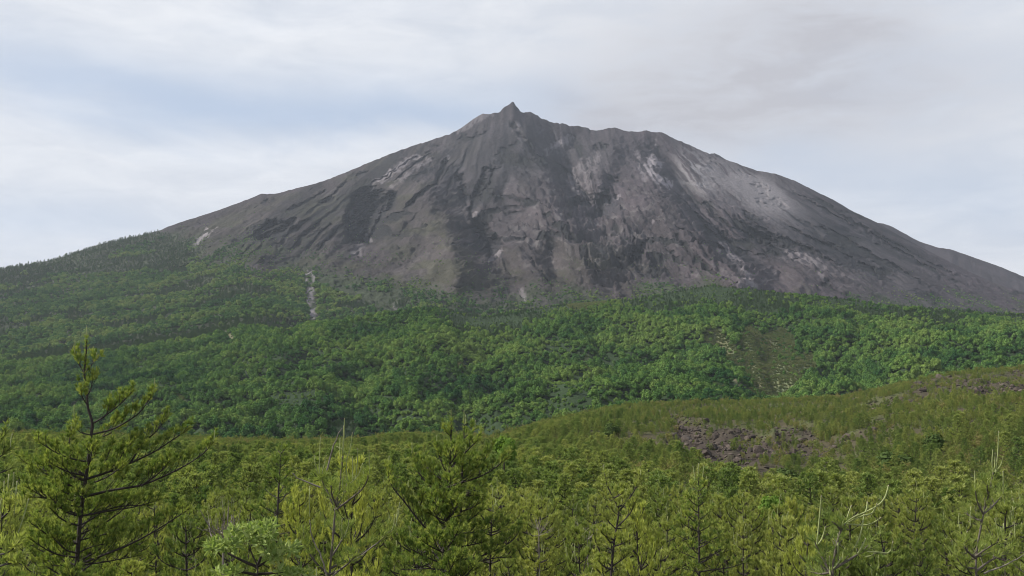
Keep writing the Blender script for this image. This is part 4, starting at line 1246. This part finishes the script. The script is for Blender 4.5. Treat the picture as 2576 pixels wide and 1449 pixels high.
cC = lambda x, y: (644 + x * .3386, 958.3 + y * .3386)
LOD_LONG = dict(fine=True, twig_step=.10, tuft_step=.05, L=.11, nn=18, w=.007)
hero('pine_tree', 'slender pine with tall pale upright candle shoots and long fine needles, left of centre', 10.5, cC,
     [[(545, 1449), (555, 1340), (570, 1200), (580, 1050), (590, 960), (620, 820), (635, 650), (645, 560)]],
     [[(590, 960), (560, 890), (500, 760), (465, 690)], [(590, 960), (700, 880), (800, 800), (840, 700)], [(600, 930), (650, 850), (680, 740)], [(550, 1320), (600, 1250), (650, 1160), (690, 1080)], [(555, 1390), (700, 1320), (850, 1250), (1010, 1110)], [(545, 1449), (430, 1340), (360, 1220), (355, 1130)], [(545, 1440), (640, 1400), (740, 1300)], [(600, 930), (560, 850), (560, 780)]],
     [[(470, 690), (472, 560), (478, 430)], [(460, 690), (440, 620), (434, 560)], [(490, 690), (510, 610), (522, 560)], [(840, 700), (842, 600), (840, 520)], [(800, 790), (798, 720), (802, 650)], [(820, 760), (845, 710), (846, 655)], [(680, 740), (670, 660), (676, 580)], [(645, 800), (650, 720)], [(720, 740), (716, 640), (718, 570)], [(740, 720), (755, 600), (755, 510)], [(700, 760), (760, 710), (790, 620)],
      [(625, 580), (622, 500), (625, 430)], [(645, 560), (655, 430), (657, 285)], [(640, 560), (648, 450), (650, 340)], [(665, 600), (700, 520), (715, 390)], [(680, 560), (640, 500), (605, 490)], [(1035, 1080), (1055, 1010), (1066, 910)], [(1040, 1080), (1045, 1020), (1050, 960)], [(1010, 1110), (1030, 1050), (1030, 1000)], [(690, 1080), (690, 1030)], [(640, 1170), (636, 1100), (640, 1030)], [(655, 1160), (680, 1100), (688, 1060)], [(355, 1130), (350, 1080)], [(400, 1010), (395, 880), (400, 790)]],
     17, LOD_LONG, r_trunk=.020, fill=3, bark=M_bark_pale, cr=.0055, bare=.05, twig=.45, yel=-.05,
     dead=[[(520, 1449), (490, 1310), (430, 1200), (402, 1110), (400, 1030)], [(570, 1449), (650, 1380), (800, 1280), (900, 1210)], [(530, 660), (560, 520), (600, 420), (640, 350)], [(480, 790), (400, 760), (330, 730), (270, 690)]], fill_len=.3)

cF = lambda x, y: (1288 + x * .3386, 958.3 + y * .3386)
hero('pine_tree', 'sparse young forked pine with yellow green tufts right of the centre', 16, cF,
     [[(735, 1449), (740, 1380), (755, 1230), (775, 1090), (800, 965), (755, 870), (705, 780), (690, 690)]],
     [[(800, 965), (860, 890), (925, 795), (955, 705)], [(775, 1090), (850, 1020), (890, 970), (915, 890)], [(740, 1380), (660, 1290), (615, 1180), (605, 1130)], [(740, 1380), (830, 1320), (880, 1270)], [(772, 1100), (720, 1050), (670, 990)], [(755, 870), (800, 850), (820, 830)], [(750, 1260), (700, 1240), (650, 1230)], [(775, 1095), (830, 1100), (880, 1070)], [(755, 1230), (820, 1210), (880, 1180)], [(760, 1180), (700, 1160), (660, 1120)]],
     [[(688, 690), (682, 630)], [(955, 700), (958, 670)], [(805, 830), (806, 800)], [(605, 1130), (603, 1105)]], 19, LOD_HERO, r_trunk=.030, fill=5, yel=.22, fill_len=.45, bare=.35, twig=.8)
hero('pine_tree', 'narrow conical pine with three candle shoots on its tip, right of the forked pine', 24, cF,
     [[(1390, 1449), (1390, 1300), (1388, 1100), (1385, 900), (1385, 720)]],
     [[(1390, 1330), (1300, 1290), (1210, 1250)], [(1390, 1330), (1500, 1290), (1600, 1230)], [(1390, 1210), (1290, 1180), (1200, 1130)], [(1390, 1210), (1490, 1180), (1560, 1140)], [(1388, 1120), (1310, 1090), (1250, 1040)], [(1388, 1120), (1450, 1090), (1510, 1050)], [(1386, 1030), (1320, 1000), (1280, 950)], [(1386, 1030), (1440, 1000), (1470, 960)], [(1385, 930), (1330, 900), (1300, 850)], [(1385, 930), (1430, 900), (1450, 860)], [(1385, 820), (1350, 800), (1335, 765)], [(1385, 820), (1420, 800), (1435, 760)], [(1390, 1420), (1290, 1400), (1210, 1370)], [(1390, 1420), (1500, 1400), (1620, 1390), (1760, 1340)]],
     [[(1385, 720), (1386, 620)], [(1360, 740), (1346, 640)], [(1415, 740), (1426, 635)], [(1440, 750), (1444, 715)]], 23, LOD_NEAR, r_trunk=.045, fill=14, cr=.011, fill_len=.8, needle=M_needle_tall)

cD = lambda x, y: (644 + x * .3386, 958.3 + y * .3386)
hero('pine_tree', 'dark bushy pine with a round tufted top, between the spreading pine and the candle pine', 27, cD,
     [[(150, 1150), (160, 1000), (165, 850), (175, 700), (185, 530)]],
     [[(155, 1080), (240, 1060), (330, 1020)], [(155, 1080), (80, 1060), (10, 1020)], [(160, 990), (240, 970), (330, 920)], [(160, 990), (90, 960), (30, 920)], [(165, 870), (230, 850), (290, 790)], [(165, 870), (100, 840), (50, 780)], [(172, 740), (220, 720), (260, 670)], [(172, 740), (120, 710), (90, 660)], [(180, 640), (210, 620), (230, 580)], [(180, 640), (150, 620), (140, 580)], [(185, 540), (205, 520), (222, 490)], [(185, 540), (165, 520), (160, 495)], [(155, 1140), (230, 1130), (300, 1110)], [(155, 1140), (90, 1130), (40, 1100)]],
     [[(185, 530), (188, 455)], [(222, 490), (228, 465)]], 29, LOD_NEAR, r_trunk=.05, fill=16, yel=-.2, fill_len=.9, needle=M_needle_tall)

cH = lambda x, y: (1932 + x * .3827, 894.5 + y * .3827)
LOD_LONG2 = dict(fine=True, twig_step=.08, tuft_step=.045, L=.085, nn=18, w=.006)
hero('pine_tree', 'young pine with thick pale curved shoots bending to the right', 8.0, cH,
     [[(420, 1449), (430, 1340), (470, 1160), (510, 1100)]],
     [[(420, 1449), (380, 1370), (330, 1280), (310, 1230)], [(430, 1400), (520, 1350), (600, 1300), (680, 1265)], [(440, 1300), (460, 1240), (455, 1200)], [(425, 1420), (350, 1440), (280, 1420)], [(480, 1150), (450, 1110), (420, 1090)]],
     [[(510, 1100), (560, 1060), (640, 1030), (720, 990), (770, 940), (790, 860)], [(515, 1105), (600, 1117), (680, 1110), (735, 1070)], [(530, 1095), (620, 1050), (690, 1042), (713, 980)], [(640, 1030), (652, 1000), (652, 970)], [(320, 1240), (340, 1060), (350, 930)], [(330, 1240), (360, 1200), (375, 1135)], [(650, 1288), (740, 1293), (805, 1305), (820, 1230)], [(640, 1322), (680, 1318), (702, 1300)], [(455, 1340), (460, 1260), (458, 1180)], [(410, 1445), (405, 1380), (405, 1325)], [(540, 1310), (600, 1210), (622, 1110), (630, 1050)], [(515, 1090), (535, 1020), (545, 995)], [(590, 1300), (620, 1250), (638, 1210)], [(430, 1400), (470, 1350), (480, 1330)]],
     31, LOD_LONG2, r_trunk=.016, fill=2, bark=M_bark_pale, cr=.0062, bare=.05, twig=.5, fill_len=.35)

hero('pine_tree', 'tall thin pine with a bare grey stem and upright shoots at the right edge', 11.5, cH,
     [[(1365, 1449), (1368, 1300), (1385, 1200), (1415, 1040), (1450, 920), (1480, 770)]],
     [[(1415, 1040), (1480, 990), (1545, 910)], [(1415, 1040), (1380, 980), (1362, 890)], [(1420, 1020), (1430, 950), (1420, 900)], [(1450, 920), (1440, 880), (1442, 850)], [(1365, 1320), (1450, 1260), (1540, 1210)], [(1365, 1330), (1300, 1280), (1290, 1230)], [(1365, 1420), (1480, 1330), (1600, 1300)], [(1368, 1300), (1400, 1330), (1470, 1260)], [(1365, 1400), (1280, 1390), (1240, 1330)]],
     [[(1477, 765), (1472, 690), (1478, 625)], [(1488, 765), (1492, 710), (1493, 645)], [(1495, 770), (1512, 640), (1515, 505)], [(1497, 765), (1535, 715), (1545, 670)], [(1545, 910), (1546, 840), (1545, 765)], [(1362, 890), (1360, 820), (1357, 765)], [(1420, 900), (1416, 880)], [(1442, 850), (1444, 810)], [(1290, 1230), (1300, 1190), (1308, 1160)], [(1540, 1210), (1542, 1130)], [(1330, 1120), (1334, 1000)]],
     37, LOD_LONG, r_trunk=.020, fill=4, bark=M_bark_pale, cr=.0058, bare=.15, twig=.6, fill_len=.3, dead=[[(1420, 1430), (1550, 1385), (1700, 1300)]], yel=.05)

cB = lambda x, y: (x * .4444, 805 + y * .4444)
hero('pine_tree', 'dark pine cut off by the left edge with pale candle shoots', 11, cB,
     [[(-30, 1449), (-10, 1320), (0, 1200), (20, 1060), (45, 980)]],
     [[(0, 1300), (50, 1260), (100, 1210)], [(-10, 1330), (40, 1320), (80, 1290)], [(0, 1180), (60, 1150), (80, 1100)], [(0, 1200), (-60, 1160), (-110, 1100)], [(10, 1120), (50, 1090), (60, 1040)], [(-20, 1400), (40, 1380), (90, 1380)], [(0, 1280), (-70, 1240), (-120, 1200)]],
     [[(20, 1060), (22, 1000), (24, 920)], [(45, 980), (46, 920), (50, 880)], [(80, 1100), (88, 1000), (96, 920)], [(60, 1040), (64, 960)], [(100, 1210), (135, 1110), (160, 1020)], [(5, 1100), (8, 1020)], [(60, 1050), (75, 930), (78, 870)]], 41, LOD_NEAR, r_trunk=.03, fill=5, yel=-.2, cr=.008, fill_len=.4)
hero('pine_tree', 'pine crown reaching in at the left edge above the thicket', 15, cB,
     [[(-70, 1449), (-60, 1200), (-50, 900), (-30, 650)]],
     [[(-45, 800), (10, 770), (60, 720)], [(-45, 880), (20, 860), (80, 830)], [(-40, 720), (0, 690), (30, 640)], [(-50, 980), (0, 960), (40, 920)], [(-50, 850), (-120, 800), (-160, 760)], [(-40, 700), (-90, 660), (-110, 620)]],
     [[(60, 720), (68, 650)], [(-30, 650), (-28, 600)]], 43, LOD_NEAR, r_trunk=.05, fill=8, yel=-.1, fill_len=.8)

# ---- pale leafy shrub, dead twigs, yellowed pines and bright broadleaf bushes
def leafy_shrub(label, Y, conv, stems, clusters, seed, leaf=.036, mat=M_leaf_shrub, name='leafy_shrub'):
    rng = np.random.default_rng(seed)
    w3 = lambda p, dy=0: at(*conv(*p), Y + dy)
    b = w3(stems[0][0]); gz0 = float(G.z_at(np.array([b[0] / b[1]]), np.array([b[1]]))[0])
    base = np.array([b[0], b[1], gz0 - .05])
    e = tag(link(name, None, None, base), label, 'shrub')
    for k, stm in enumerate(stems):
        P = [w3(p, .05 * k) - base for p in stm]
        if k == 0: P = [np.zeros(3)] + P
        P, t, L = resample(smooth_line(P), .05)
        a = Acc(); a.tube(P, .014 * (1 - .7 * t) + .003, 6); link('stem', a.mesh('stem', [M_bark], True), e)
    a = Acc()
    for (x0, y0, x1, y1, n_) in clusters:
        for q in range(int(n_ * .55)):
            c = w3((rng.uniform(x0, x1), rng.uniform(y0, y1)), rng.uniform(-.3, .3)) - base
            up = np.array([rng.normal(0, .5), rng.normal(0, .5), .55]); 
            for l in range(6):
                d = unit(rng.normal(0, .8, 3) + up * .8); u_ = unit(np.cross(d, rng.normal(size=3))); nrm = np.cross(d, u_)
                s_ = leaf * rng.uniform(.7, 1.25); p0 = c + d * s_ * .6
                v_ = [p0, p0 + d * s_ * .6 + u_ * s_ * .42 + nrm * s_ * .1, p0 + d * s_ * 1.5 + u_ * s_ * .32, p0 + d * s_ * 2.0 - nrm * s_ * .25, p0 + d * s_ * 1.5 - u_ * s_ * .32, p0 + d * s_ * .6 - u_ * s_ * .42 + nrm * s_ * .1]
                a.add(v_, [[0, 1, 2, 3], [0, 3, 4, 5]], 0, np.full(6, rng.random()))
    link('crown', a.mesh('crown', [mat], False), e)
    return e


cJ = lambda x, y: (383.3 + x * .2232, 1150 + y * .2232)
leafy_shrub('pale green broad leaved shrub with dark stems among the pines at the bottom left', 10, cJ,
            [[(1185, 1340), (1190, 1220), (1110, 1080), (1090, 960), (1140, 900)], [(1190, 1210), (1240, 1080), (1250, 1000), (1240, 930)], [(1190, 1240), (1040, 1180), (900, 1110), (760, 1040)], [(1190, 1230), (1350, 1150), (1500, 1060)], [(1185, 1330), (1000, 1290), (800, 1290)], [(1188, 1320), (1400, 1300), (1650, 1310)]],
            [(900, 800, 1130, 960, 60), (1100, 770, 1370, 900, 70), (1180, 880, 1350, 1000, 35), (630, 960, 900, 1060, 50), (860, 920, 1010, 1020, 25), (1230, 1080, 1420, 1160, 35), (1380, 1010, 1620, 1110, 45), (720, 1270, 960, 1330, 40), (1380, 1290, 1750, 1345, 45)], 51)


def dead_bush(label, Y, conv, root, tips, seed):
    rng = np.random.default_rng(seed)
    b = at(*conv(*root), Y); gz0 = float(G.z_at(np.array([b[0] / b[1]]), np.array([b[1]]))[0])
    a = Acc(); base = np.array([b[0], b[1], gz0 - .05])
    a.tube([np.zeros(3), (b - base) * .6 + [.02, 0, 0], b - base], [.022, .018, .014], 6)
    for tp in tips:
        p1 = at(*conv(*tp), Y + rng.uniform(-.5, .5)) - base; p0 = b - base
        mid = (p0 + p1) / 2 + rng.normal(0, .06, 3)
        P, t, L = resample(smooth_line([p0, mid, p1]), .06)
        a.tube(P, .010 * (1 - .8 * t) + .002, 5)
        for q in range(4):
            k = int(rng.uniform(.35, .9) * (len(P) - 1)); d = unit(P[-1] - P[0]) + rng.normal(0, .5, 3)
            a.tube([P[k], P[k] + d * .09, P[k] + d * .16 + [0, 0, .05]], [.005, .004, .002], 4)
    o = link('dead_shrub', a.mesh('dead_shrub', [M_dead], True), None, base)
    tag(o, label, 'shrub')


dead_bush('dead pale twiggy shrub left of the broad leaved shrub', 12, cJ, (800, 1000), [(860, 560), (890, 650), (810, 700), (740, 760), (680, 780), (880, 800), (920, 700), (650, 690), (540, 600), (760, 840), (700, 900), (900, 860)], 61)
dead_bush('bare grey forked shrub left of the forked pine', 26, cF, (560, 1180), [(480, 1030), (520, 1050), (600, 1060), (690, 1040), (650, 1100), (440, 1100), (500, 1120)], 62)
dead_bush('bare whitish shrub in front of the dark conical pines, right of the two trunked pine', 28, cF, (200, 1150), [(130, 1050), (170, 1030), (240, 1060), (280, 1040), (300, 1090), (110, 1110), (230, 1010)], 63)

for lab, qx, qy, Y, h in (('golden yellow pine top at the right, beside the bright green bush', 1985, 1325, 34, 3.5), ('yellowed pine just behind the forked pine', 1612, 1330, 22, 2.2),
                          ('yellow needled pine behind the candle pine', 890, 1235, 21, 2.6), ('yellow topped pine low in the gap left of the candle pine', 770, 1290, 25, 2.2), ('low yellowed pine under the golden pine at the right', 2010, 1385, 21, 1.7),
                          ):
    b = at(qx, qy, Y); gz0 = float(G.z_at(np.array([b[0] / Y]), np.array([float(Y)]))[0])
    hgt = max(b[2] - gz0 + h * .22, 1.2)
    pine_thing('pine_tree', yellow_kinds[int(qx) % 2], (b[0], Y, gz0 - .05), qx, (hgt / 2.6 * .62, hgt / 2.6 * .62, hgt / 2.6), lab, None)

BB = [M_leaf_bright, M_bark]
bright = [crown_mesh('bright_tree', 150 + i, 9, 520, BB, .9, .075) for i in range(2)]
dkt = [crown_mesh('dark_tree', 160 + i, 10, 700, [M_leaf_deep, M_bark], .9, .055) for i in range(2)]
for lab, m, qx, qy, Y, wq, up in (('bright green broadleaf tree behind the two trunked pine', 0, 1268, 1135, 70, 52, 1.6), ('bright green round bush left of the golden pine', 1, 1942, 1272, 40, 58, 1.1),
                              ('dark green round tree high on the rocky slope', 2, 1545, 1090, 250, 42, 1.0), ('dark green broadleaf tree below the grey boulder slope', 3, 2060, 1245, 130, 60, .9), ('deep green spreading tree on the right slope', 2, 2350, 1130, 190, 62, .8),
                              ('deep green low tree left of the big grey boulder', 3, 1985, 1215, 170, 60, .8), ('deep green tree right of the big grey boulder', 2, 2260, 1180, 150, 80, .7)):
    if m > 1: Y = hit(G, qx, qy + 12, 40) or Y
    b = at(qx, qy, Y); gz0 = float(G.z_at(np.array([b[0] / Y]), np.array([float(Y)]))[0])
    wd = wq * K * Y / F
    e = (bright + dkt)[m]
    ht = max(wd * up, 1.0)
    o = link('broadleaf_tree', e, None, (b[0], Y, gz0 if m > 1 else b[2] - ht * .5)); o.scale = (wd * 1.15, wd * 1.15, ht * 1.2); o.rotation_euler = (0, 0, qx)
    if m < 2:
        st = Acc(); st.tube([(0, 0, (gz0 - b[2] + ht * .5) / (ht * 1.2)), (0, 0, .3)], [.05, .03], 6)
        link('trunk', st.mesh('trunk', [M_bark]), o)
    tag(o, lab, 'tree')

# ------------------------------------------------------------------ boulders on the lava outcrops
def rock_mesh(seed):
    rng = np.random.default_rng(seed)
    import bmesh
    bm = bmesh.new(); bmesh.ops.create_icosphere(bm, subdivisions=3, radius=.5)
    pl = rng.normal(size=(9, 3)); pl /= np.linalg.norm(pl, axis=1, keepdims=True); of = rng.uniform(.26, .44, 9)
    for v in bm.verts:
        p = np.array(v.co)
        for n_, o_ in zip(pl, of):
            d = p @ n_ - o_
            if d > 0: p = p - n_ * d * .92
        p = p * (1 + .10 * (vnoise(np.array([p[0] * 6 + seed]), np.array([p[1] * 6 + p[2] * 5]), seed)[0] - .5))
        v.co = p
    me = bpy.data.meshes.new('lava_boulder'); bm.to_mesh(me); bm.free()
    me.materials.append(M_rock)
    return me


rocks = [rock_mesh(70 + i) for i in range(6)]
bx, by = jitter_grid(110, 440, 1.25, .56)
bs = bx / by
ok = by < YC(bs) - 4; bx, by, bs = bx[ok], by[ok], bs[ok]
bz = G.z_at(bs, by); bqx, bqy = se2q(bs, bz / by)
rf = rock_field(bqx, bqy)
ok = RNG.random(len(bx)) < rf * .8
bx, by, bz, bs = bx[ok], by[ok], bz[ok], bs[ok]
bsz = np.exp(RNG.normal(-.35, .55, len(bx))) * .85
o_ = np.argsort(-bsz / by)
big = o_[:120]; small = o_[120:]
for i in big:
    o = link('lava_boulder', rocks[int(RNG.integers(0, 6))], None, (bx[i], by[i], bz[i] + bsz[i] * .12))
    s_ = bsz[i] * .95; o.scale = (s_ * RNG.uniform(.8, 1.3), s_ * RNG.uniform(.8, 1.2), s_ * RNG.uniform(.7, 1.15)); o.rotation_euler = tuple(RNG.uniform(-.5, .5, 2)) + (RNG.random() * 6.28,)
    tag(o, 'rough pinkish grey lava boulder on the bare rocky slope of the near hill', 'boulder', 'lava boulders on the rocky slope')
n = len(small); s1 = bsz[small]
scatter('rubble', np.stack([bx[small], by[small], bz[small] + s1 * .05], 1), RNG.random(n) * 6.28, np.stack([s1 * RNG.uniform(.8, 1.3, n), s1, s1 * RNG.uniform(.6, 1.1, n)], 1), RNG.integers(0, 6, n), rocks, 'broken lava stones strewn over the rocky slope', 'rubble')
YB = hit(G, 2133, 1245, 60) or 128.0
b = at(2133, 1245, YB)
o = link('lava_boulder', rocks[2], None, b + np.array([0, 0, YB * .004])); o.scale = tuple(np.array([9, 8, 17.]) * YB * K / F * 2.3); o.rotation_euler = (.1, .15, .6)
tag(o, 'tall pale grey boulder standing alone at the foot of the rocky slope', 'boulder')

# ------------------------------------------------------------------ haze
HX, HY0, HY1, HZ0, HZ1 = 4400., -260., 5100., -41., 960.
v = np.array([[x, y, z] for x in (-HX, HX) for y in (HY0, HY1) for z in (HZ0, HZ1)])
f = np.array([[0, 1, 3, 2], [4, 6, 7, 5], [0, 4, 5, 1], [2, 3, 7, 6], [0, 2, 6, 4], [1, 5, 7, 3]])
mh, nt, N, L, out = new_mat('haze')
pv = N.new('ShaderNodeVolumePrincipled'); pv.inputs['Color'].default_value = (.80, .88, 1.0, 1); pv.inputs['Density'].default_value = .000052; pv.inputs['Anisotropy'].default_value = .2
L.new(pv.outputs[0], out.inputs['Volume'])
tag(link('haze', mesh_np('haze', v, [f], [mh])), 'thin bluish haze in the air before the volcano', 'haze', kind='stuff')

# ------------------------------------------------------------------ sky and sun
SUN_EL, SUN_AZ = math.radians(42), math.radians(-86)     # azimuth from +Y (towards the volcano), negative = left
wd = bpy.data.worlds.new('World'); scn.world = wd; wd.use_nodes = True
nt = wd.node_tree; N, L = nt.nodes, nt.links; N.clear()
wo = N.new('ShaderNodeOutputWorld'); bg = N.new('ShaderNodeBackground'); bg.inputs[1].default_value = .1
sk = N.new('ShaderNodeTexSky'); sk.sky_type = 'NISHITA'; sk.sun_disc = False; sk.sun_elevation = SUN_EL; sk.sun_rotation = SUN_AZ; sk.dust_density = 2.0
tc = N.new('ShaderNodeTexCoord'); sp = N.new('ShaderNodeSeparateXYZ'); L.new(tc.outputs['Generated'], sp.inputs[0])
X_, Y_, Z_ = sp.outputs
hor = math_n(N, L, 'SQRT', math_n(N, L, 'ADD', math_n(N, L, 'MULTIPLY', X_, X_), math_n(N, L, 'MULTIPLY', Y_, Y_)))
az = N.new('ShaderNodeMath'); az.operation = 'ARCTAN2'; L.new(X_, az.inputs[0]); L.new(Y_, az.inputs[1]); az = az.outputs[0]
el = N.new('ShaderNodeMath'); el.operation = 'ARCTAN2'; L.new(Z_, el.inputs[0]); L.new(hor, el.inputs[1]); el = el.outputs[0]
cb = N.new('ShaderNodeCombineXYZ'); L.new(math_n(N, L, 'MULTIPLY', az, 2.2), cb.inputs[0]); L.new(math_n(N, L, 'MULTIPLY', el, 7.0), cb.inputs[1])
n_big = noise_n(N, L, 1.5, 7, .55, cb.outputs[0], .6)
n_wrp = noise_n(N, L, 2.6, 3, .5, cb.outputs[0])
azw = math_n(N, L, 'ADD', az, math_n(N, L, 'MULTIPLY', math_n(N, L, 'SUBTRACT', n_wrp, .5), .12))
elw = math_n(N, L, 'ADD', el, math_n(N, L, 'MULTIPLY', math_n(N, L, 'SUBTRACT', n_big, .5), .07))


def sky_blob(qx, qy, wx, wy, tilt=0.0):
    """soft patch of sky round a bearing and height, widths in survey units"""
    s, e = q2se(qx, qy); a0 = math.atan(float(s)); e0_ = math.atan(float(e) / math.hypot(1, float(s)))
    da = math_n(N, L, 'SUBTRACT', azw, a0); de = math_n(N, L, 'SUBTRACT', elw, e0_)
    de = math_n(N, L, 'ADD', de, math_n(N, L, 'MULTIPLY', da, tilt))
    u = math_n(N, L, 'MULTIPLY', da, 1 / (wx * K / F)); w_ = math_n(N, L, 'MULTIPLY', de, 1 / (wy * K / F))
    r2 = math_n(N, L, 'ADD', math_n(N, L, 'MULTIPLY', u, u), math_n(N, L, 'MULTIPLY', w_, w_))
    return math_n(N, L, 'POWER', 2.718, math_n(N, L, 'MULTIPLY', r2, -1))


def wsum(items):
    t = None
    for b_, k in items:
        m_ = math_n(N, L, 'MULTIPLY', b_, k)
        t = m_ if t is None else math_n(N, L, 'ADD', t, m_)
    return t


gap = wsum([(sky_blob(740, 270, 460, 82, -.06), .72), (sky_blob(200, 190, 330, 75, .10), .6), (sky_blob(1080, 300, 200, 45), .5), (sky_blob(150, 560, 320, 60, 0), .45), (sky_blob(2400, 500, 420, 110, .2), .40), (sky_blob(1990, 400, 160, 50), .30), (sky_blob(1330, 240, 160, 60), .3)])
gap = math_n(N, L, 'ADD', gap, math_n(N, L, 'MULTIPLY', math_n(N, L, 'SUBTRACT', n_big, .50), .75), True)
n_fine = noise_n(N, L, 4.5, 7, .6, cb.outputs[0], .4)
smoke = wsum([(sky_blob(1780, 240, 420, 190), .9), (sky_blob(1480, 290, 150, 50, .3), .7), (sky_blob(2100, 60, 260, 120), .6), (sky_blob(2250, 240, 380, 120), .5)])
smoke = math_n(N, L, 'MULTIPLY', smoke, math_n(N, L, 'ADD', math_n(N, L, 'MULTIPLY', n_fine, 2.2), -.25), True)
band = wsum([(sky_blob(520, 385, 620, 48, -.05), .9), (sky_blob(650, 90, 800, 80, .03), .7), (sky_blob(1500, 150, 300, 60), .4)])
cl_f = math_n(N, L, 'ADD', math_n(N, L, 'MULTIPLY', math_n(N, L, 'SUBTRACT', n_fine, .5), 2.6), math_n(N, L, 'ADD', .25, math_n(N, L, 'MULTIPLY', band, .5)), True)
cloud = mix_c(N, L, cl_f, (6.4, 6.75, 7.4), (7.95, 8.15, 8.55))
cloud = mix_c(N, L, smoke, cloud, (5.0, 5.05, 5.5))
blue = mix_c(N, L, .8, sk.outputs[0], (4.4, 5.5, 7.3))
col = mix_c(N, L, math_n(N, L, 'MULTIPLY', gap, .9, True), cloud, blue)
over = math_n(N, L, 'MULTIPLY', math_n(N, L, 'SUBTRACT', el, .50), 2.6, True)
col = mix_c(N, L, math_n(N, L, 'MULTIPLY', over, .8), col, sk.outputs[0])
# unseen sky overhead made darker and bluer to cut the ambient light
L.new(col, bg.inputs[0]); L.new(bg.outputs[0], wo.inputs[0])

sl = bpy.data.lights.new('sun', 'SUN'); sl.energy = 5.0; sl.angle = math.radians(1.5); sl.color = (1.0, .95, .87)
so = link('sun', sl)
d = np.array([math.sin(SUN_AZ) * math.cos(SUN_EL), math.cos(SUN_AZ) * math.cos(SUN_EL), math.sin(SUN_EL)])
from mathutils import Vector
so.rotation_euler = Vector(d).to_track_quat('Z', 'Y').to_euler()
so.location = (-60, 40, 80)

# ------------------------------------------------------------------ camera and render settings
cam = bpy.data.cameras.new('camera'); co = link('camera', cam)
cam.sensor_width = 36.0; cam.lens = 36.0 * F / 1024.0
cam.clip_start = .1; cam.clip_end = 20000
co.location = (0, 0, 0); co.rotation_euler = (math.radians(90) + TH, 0, 0)
scn.camera = co
scn.view_settings.view_transform = 'Standard'; scn.view_settings.look = 'None'; scn.view_settings.exposure = 0.15; scn.view_settings.gamma = 1.0
c = scn.cycles
c.max_bounces = 8; c.diffuse_bounces = 3; c.glossy_bounces = 1; c.transmission_bounces = 6; c.volume_bounces = 0; c.transparent_max_bounces = 4
c.use_denoising = True
c.pixel_filter_type = 'BLACKMAN_HARRIS'; c.filter_width = 1.0
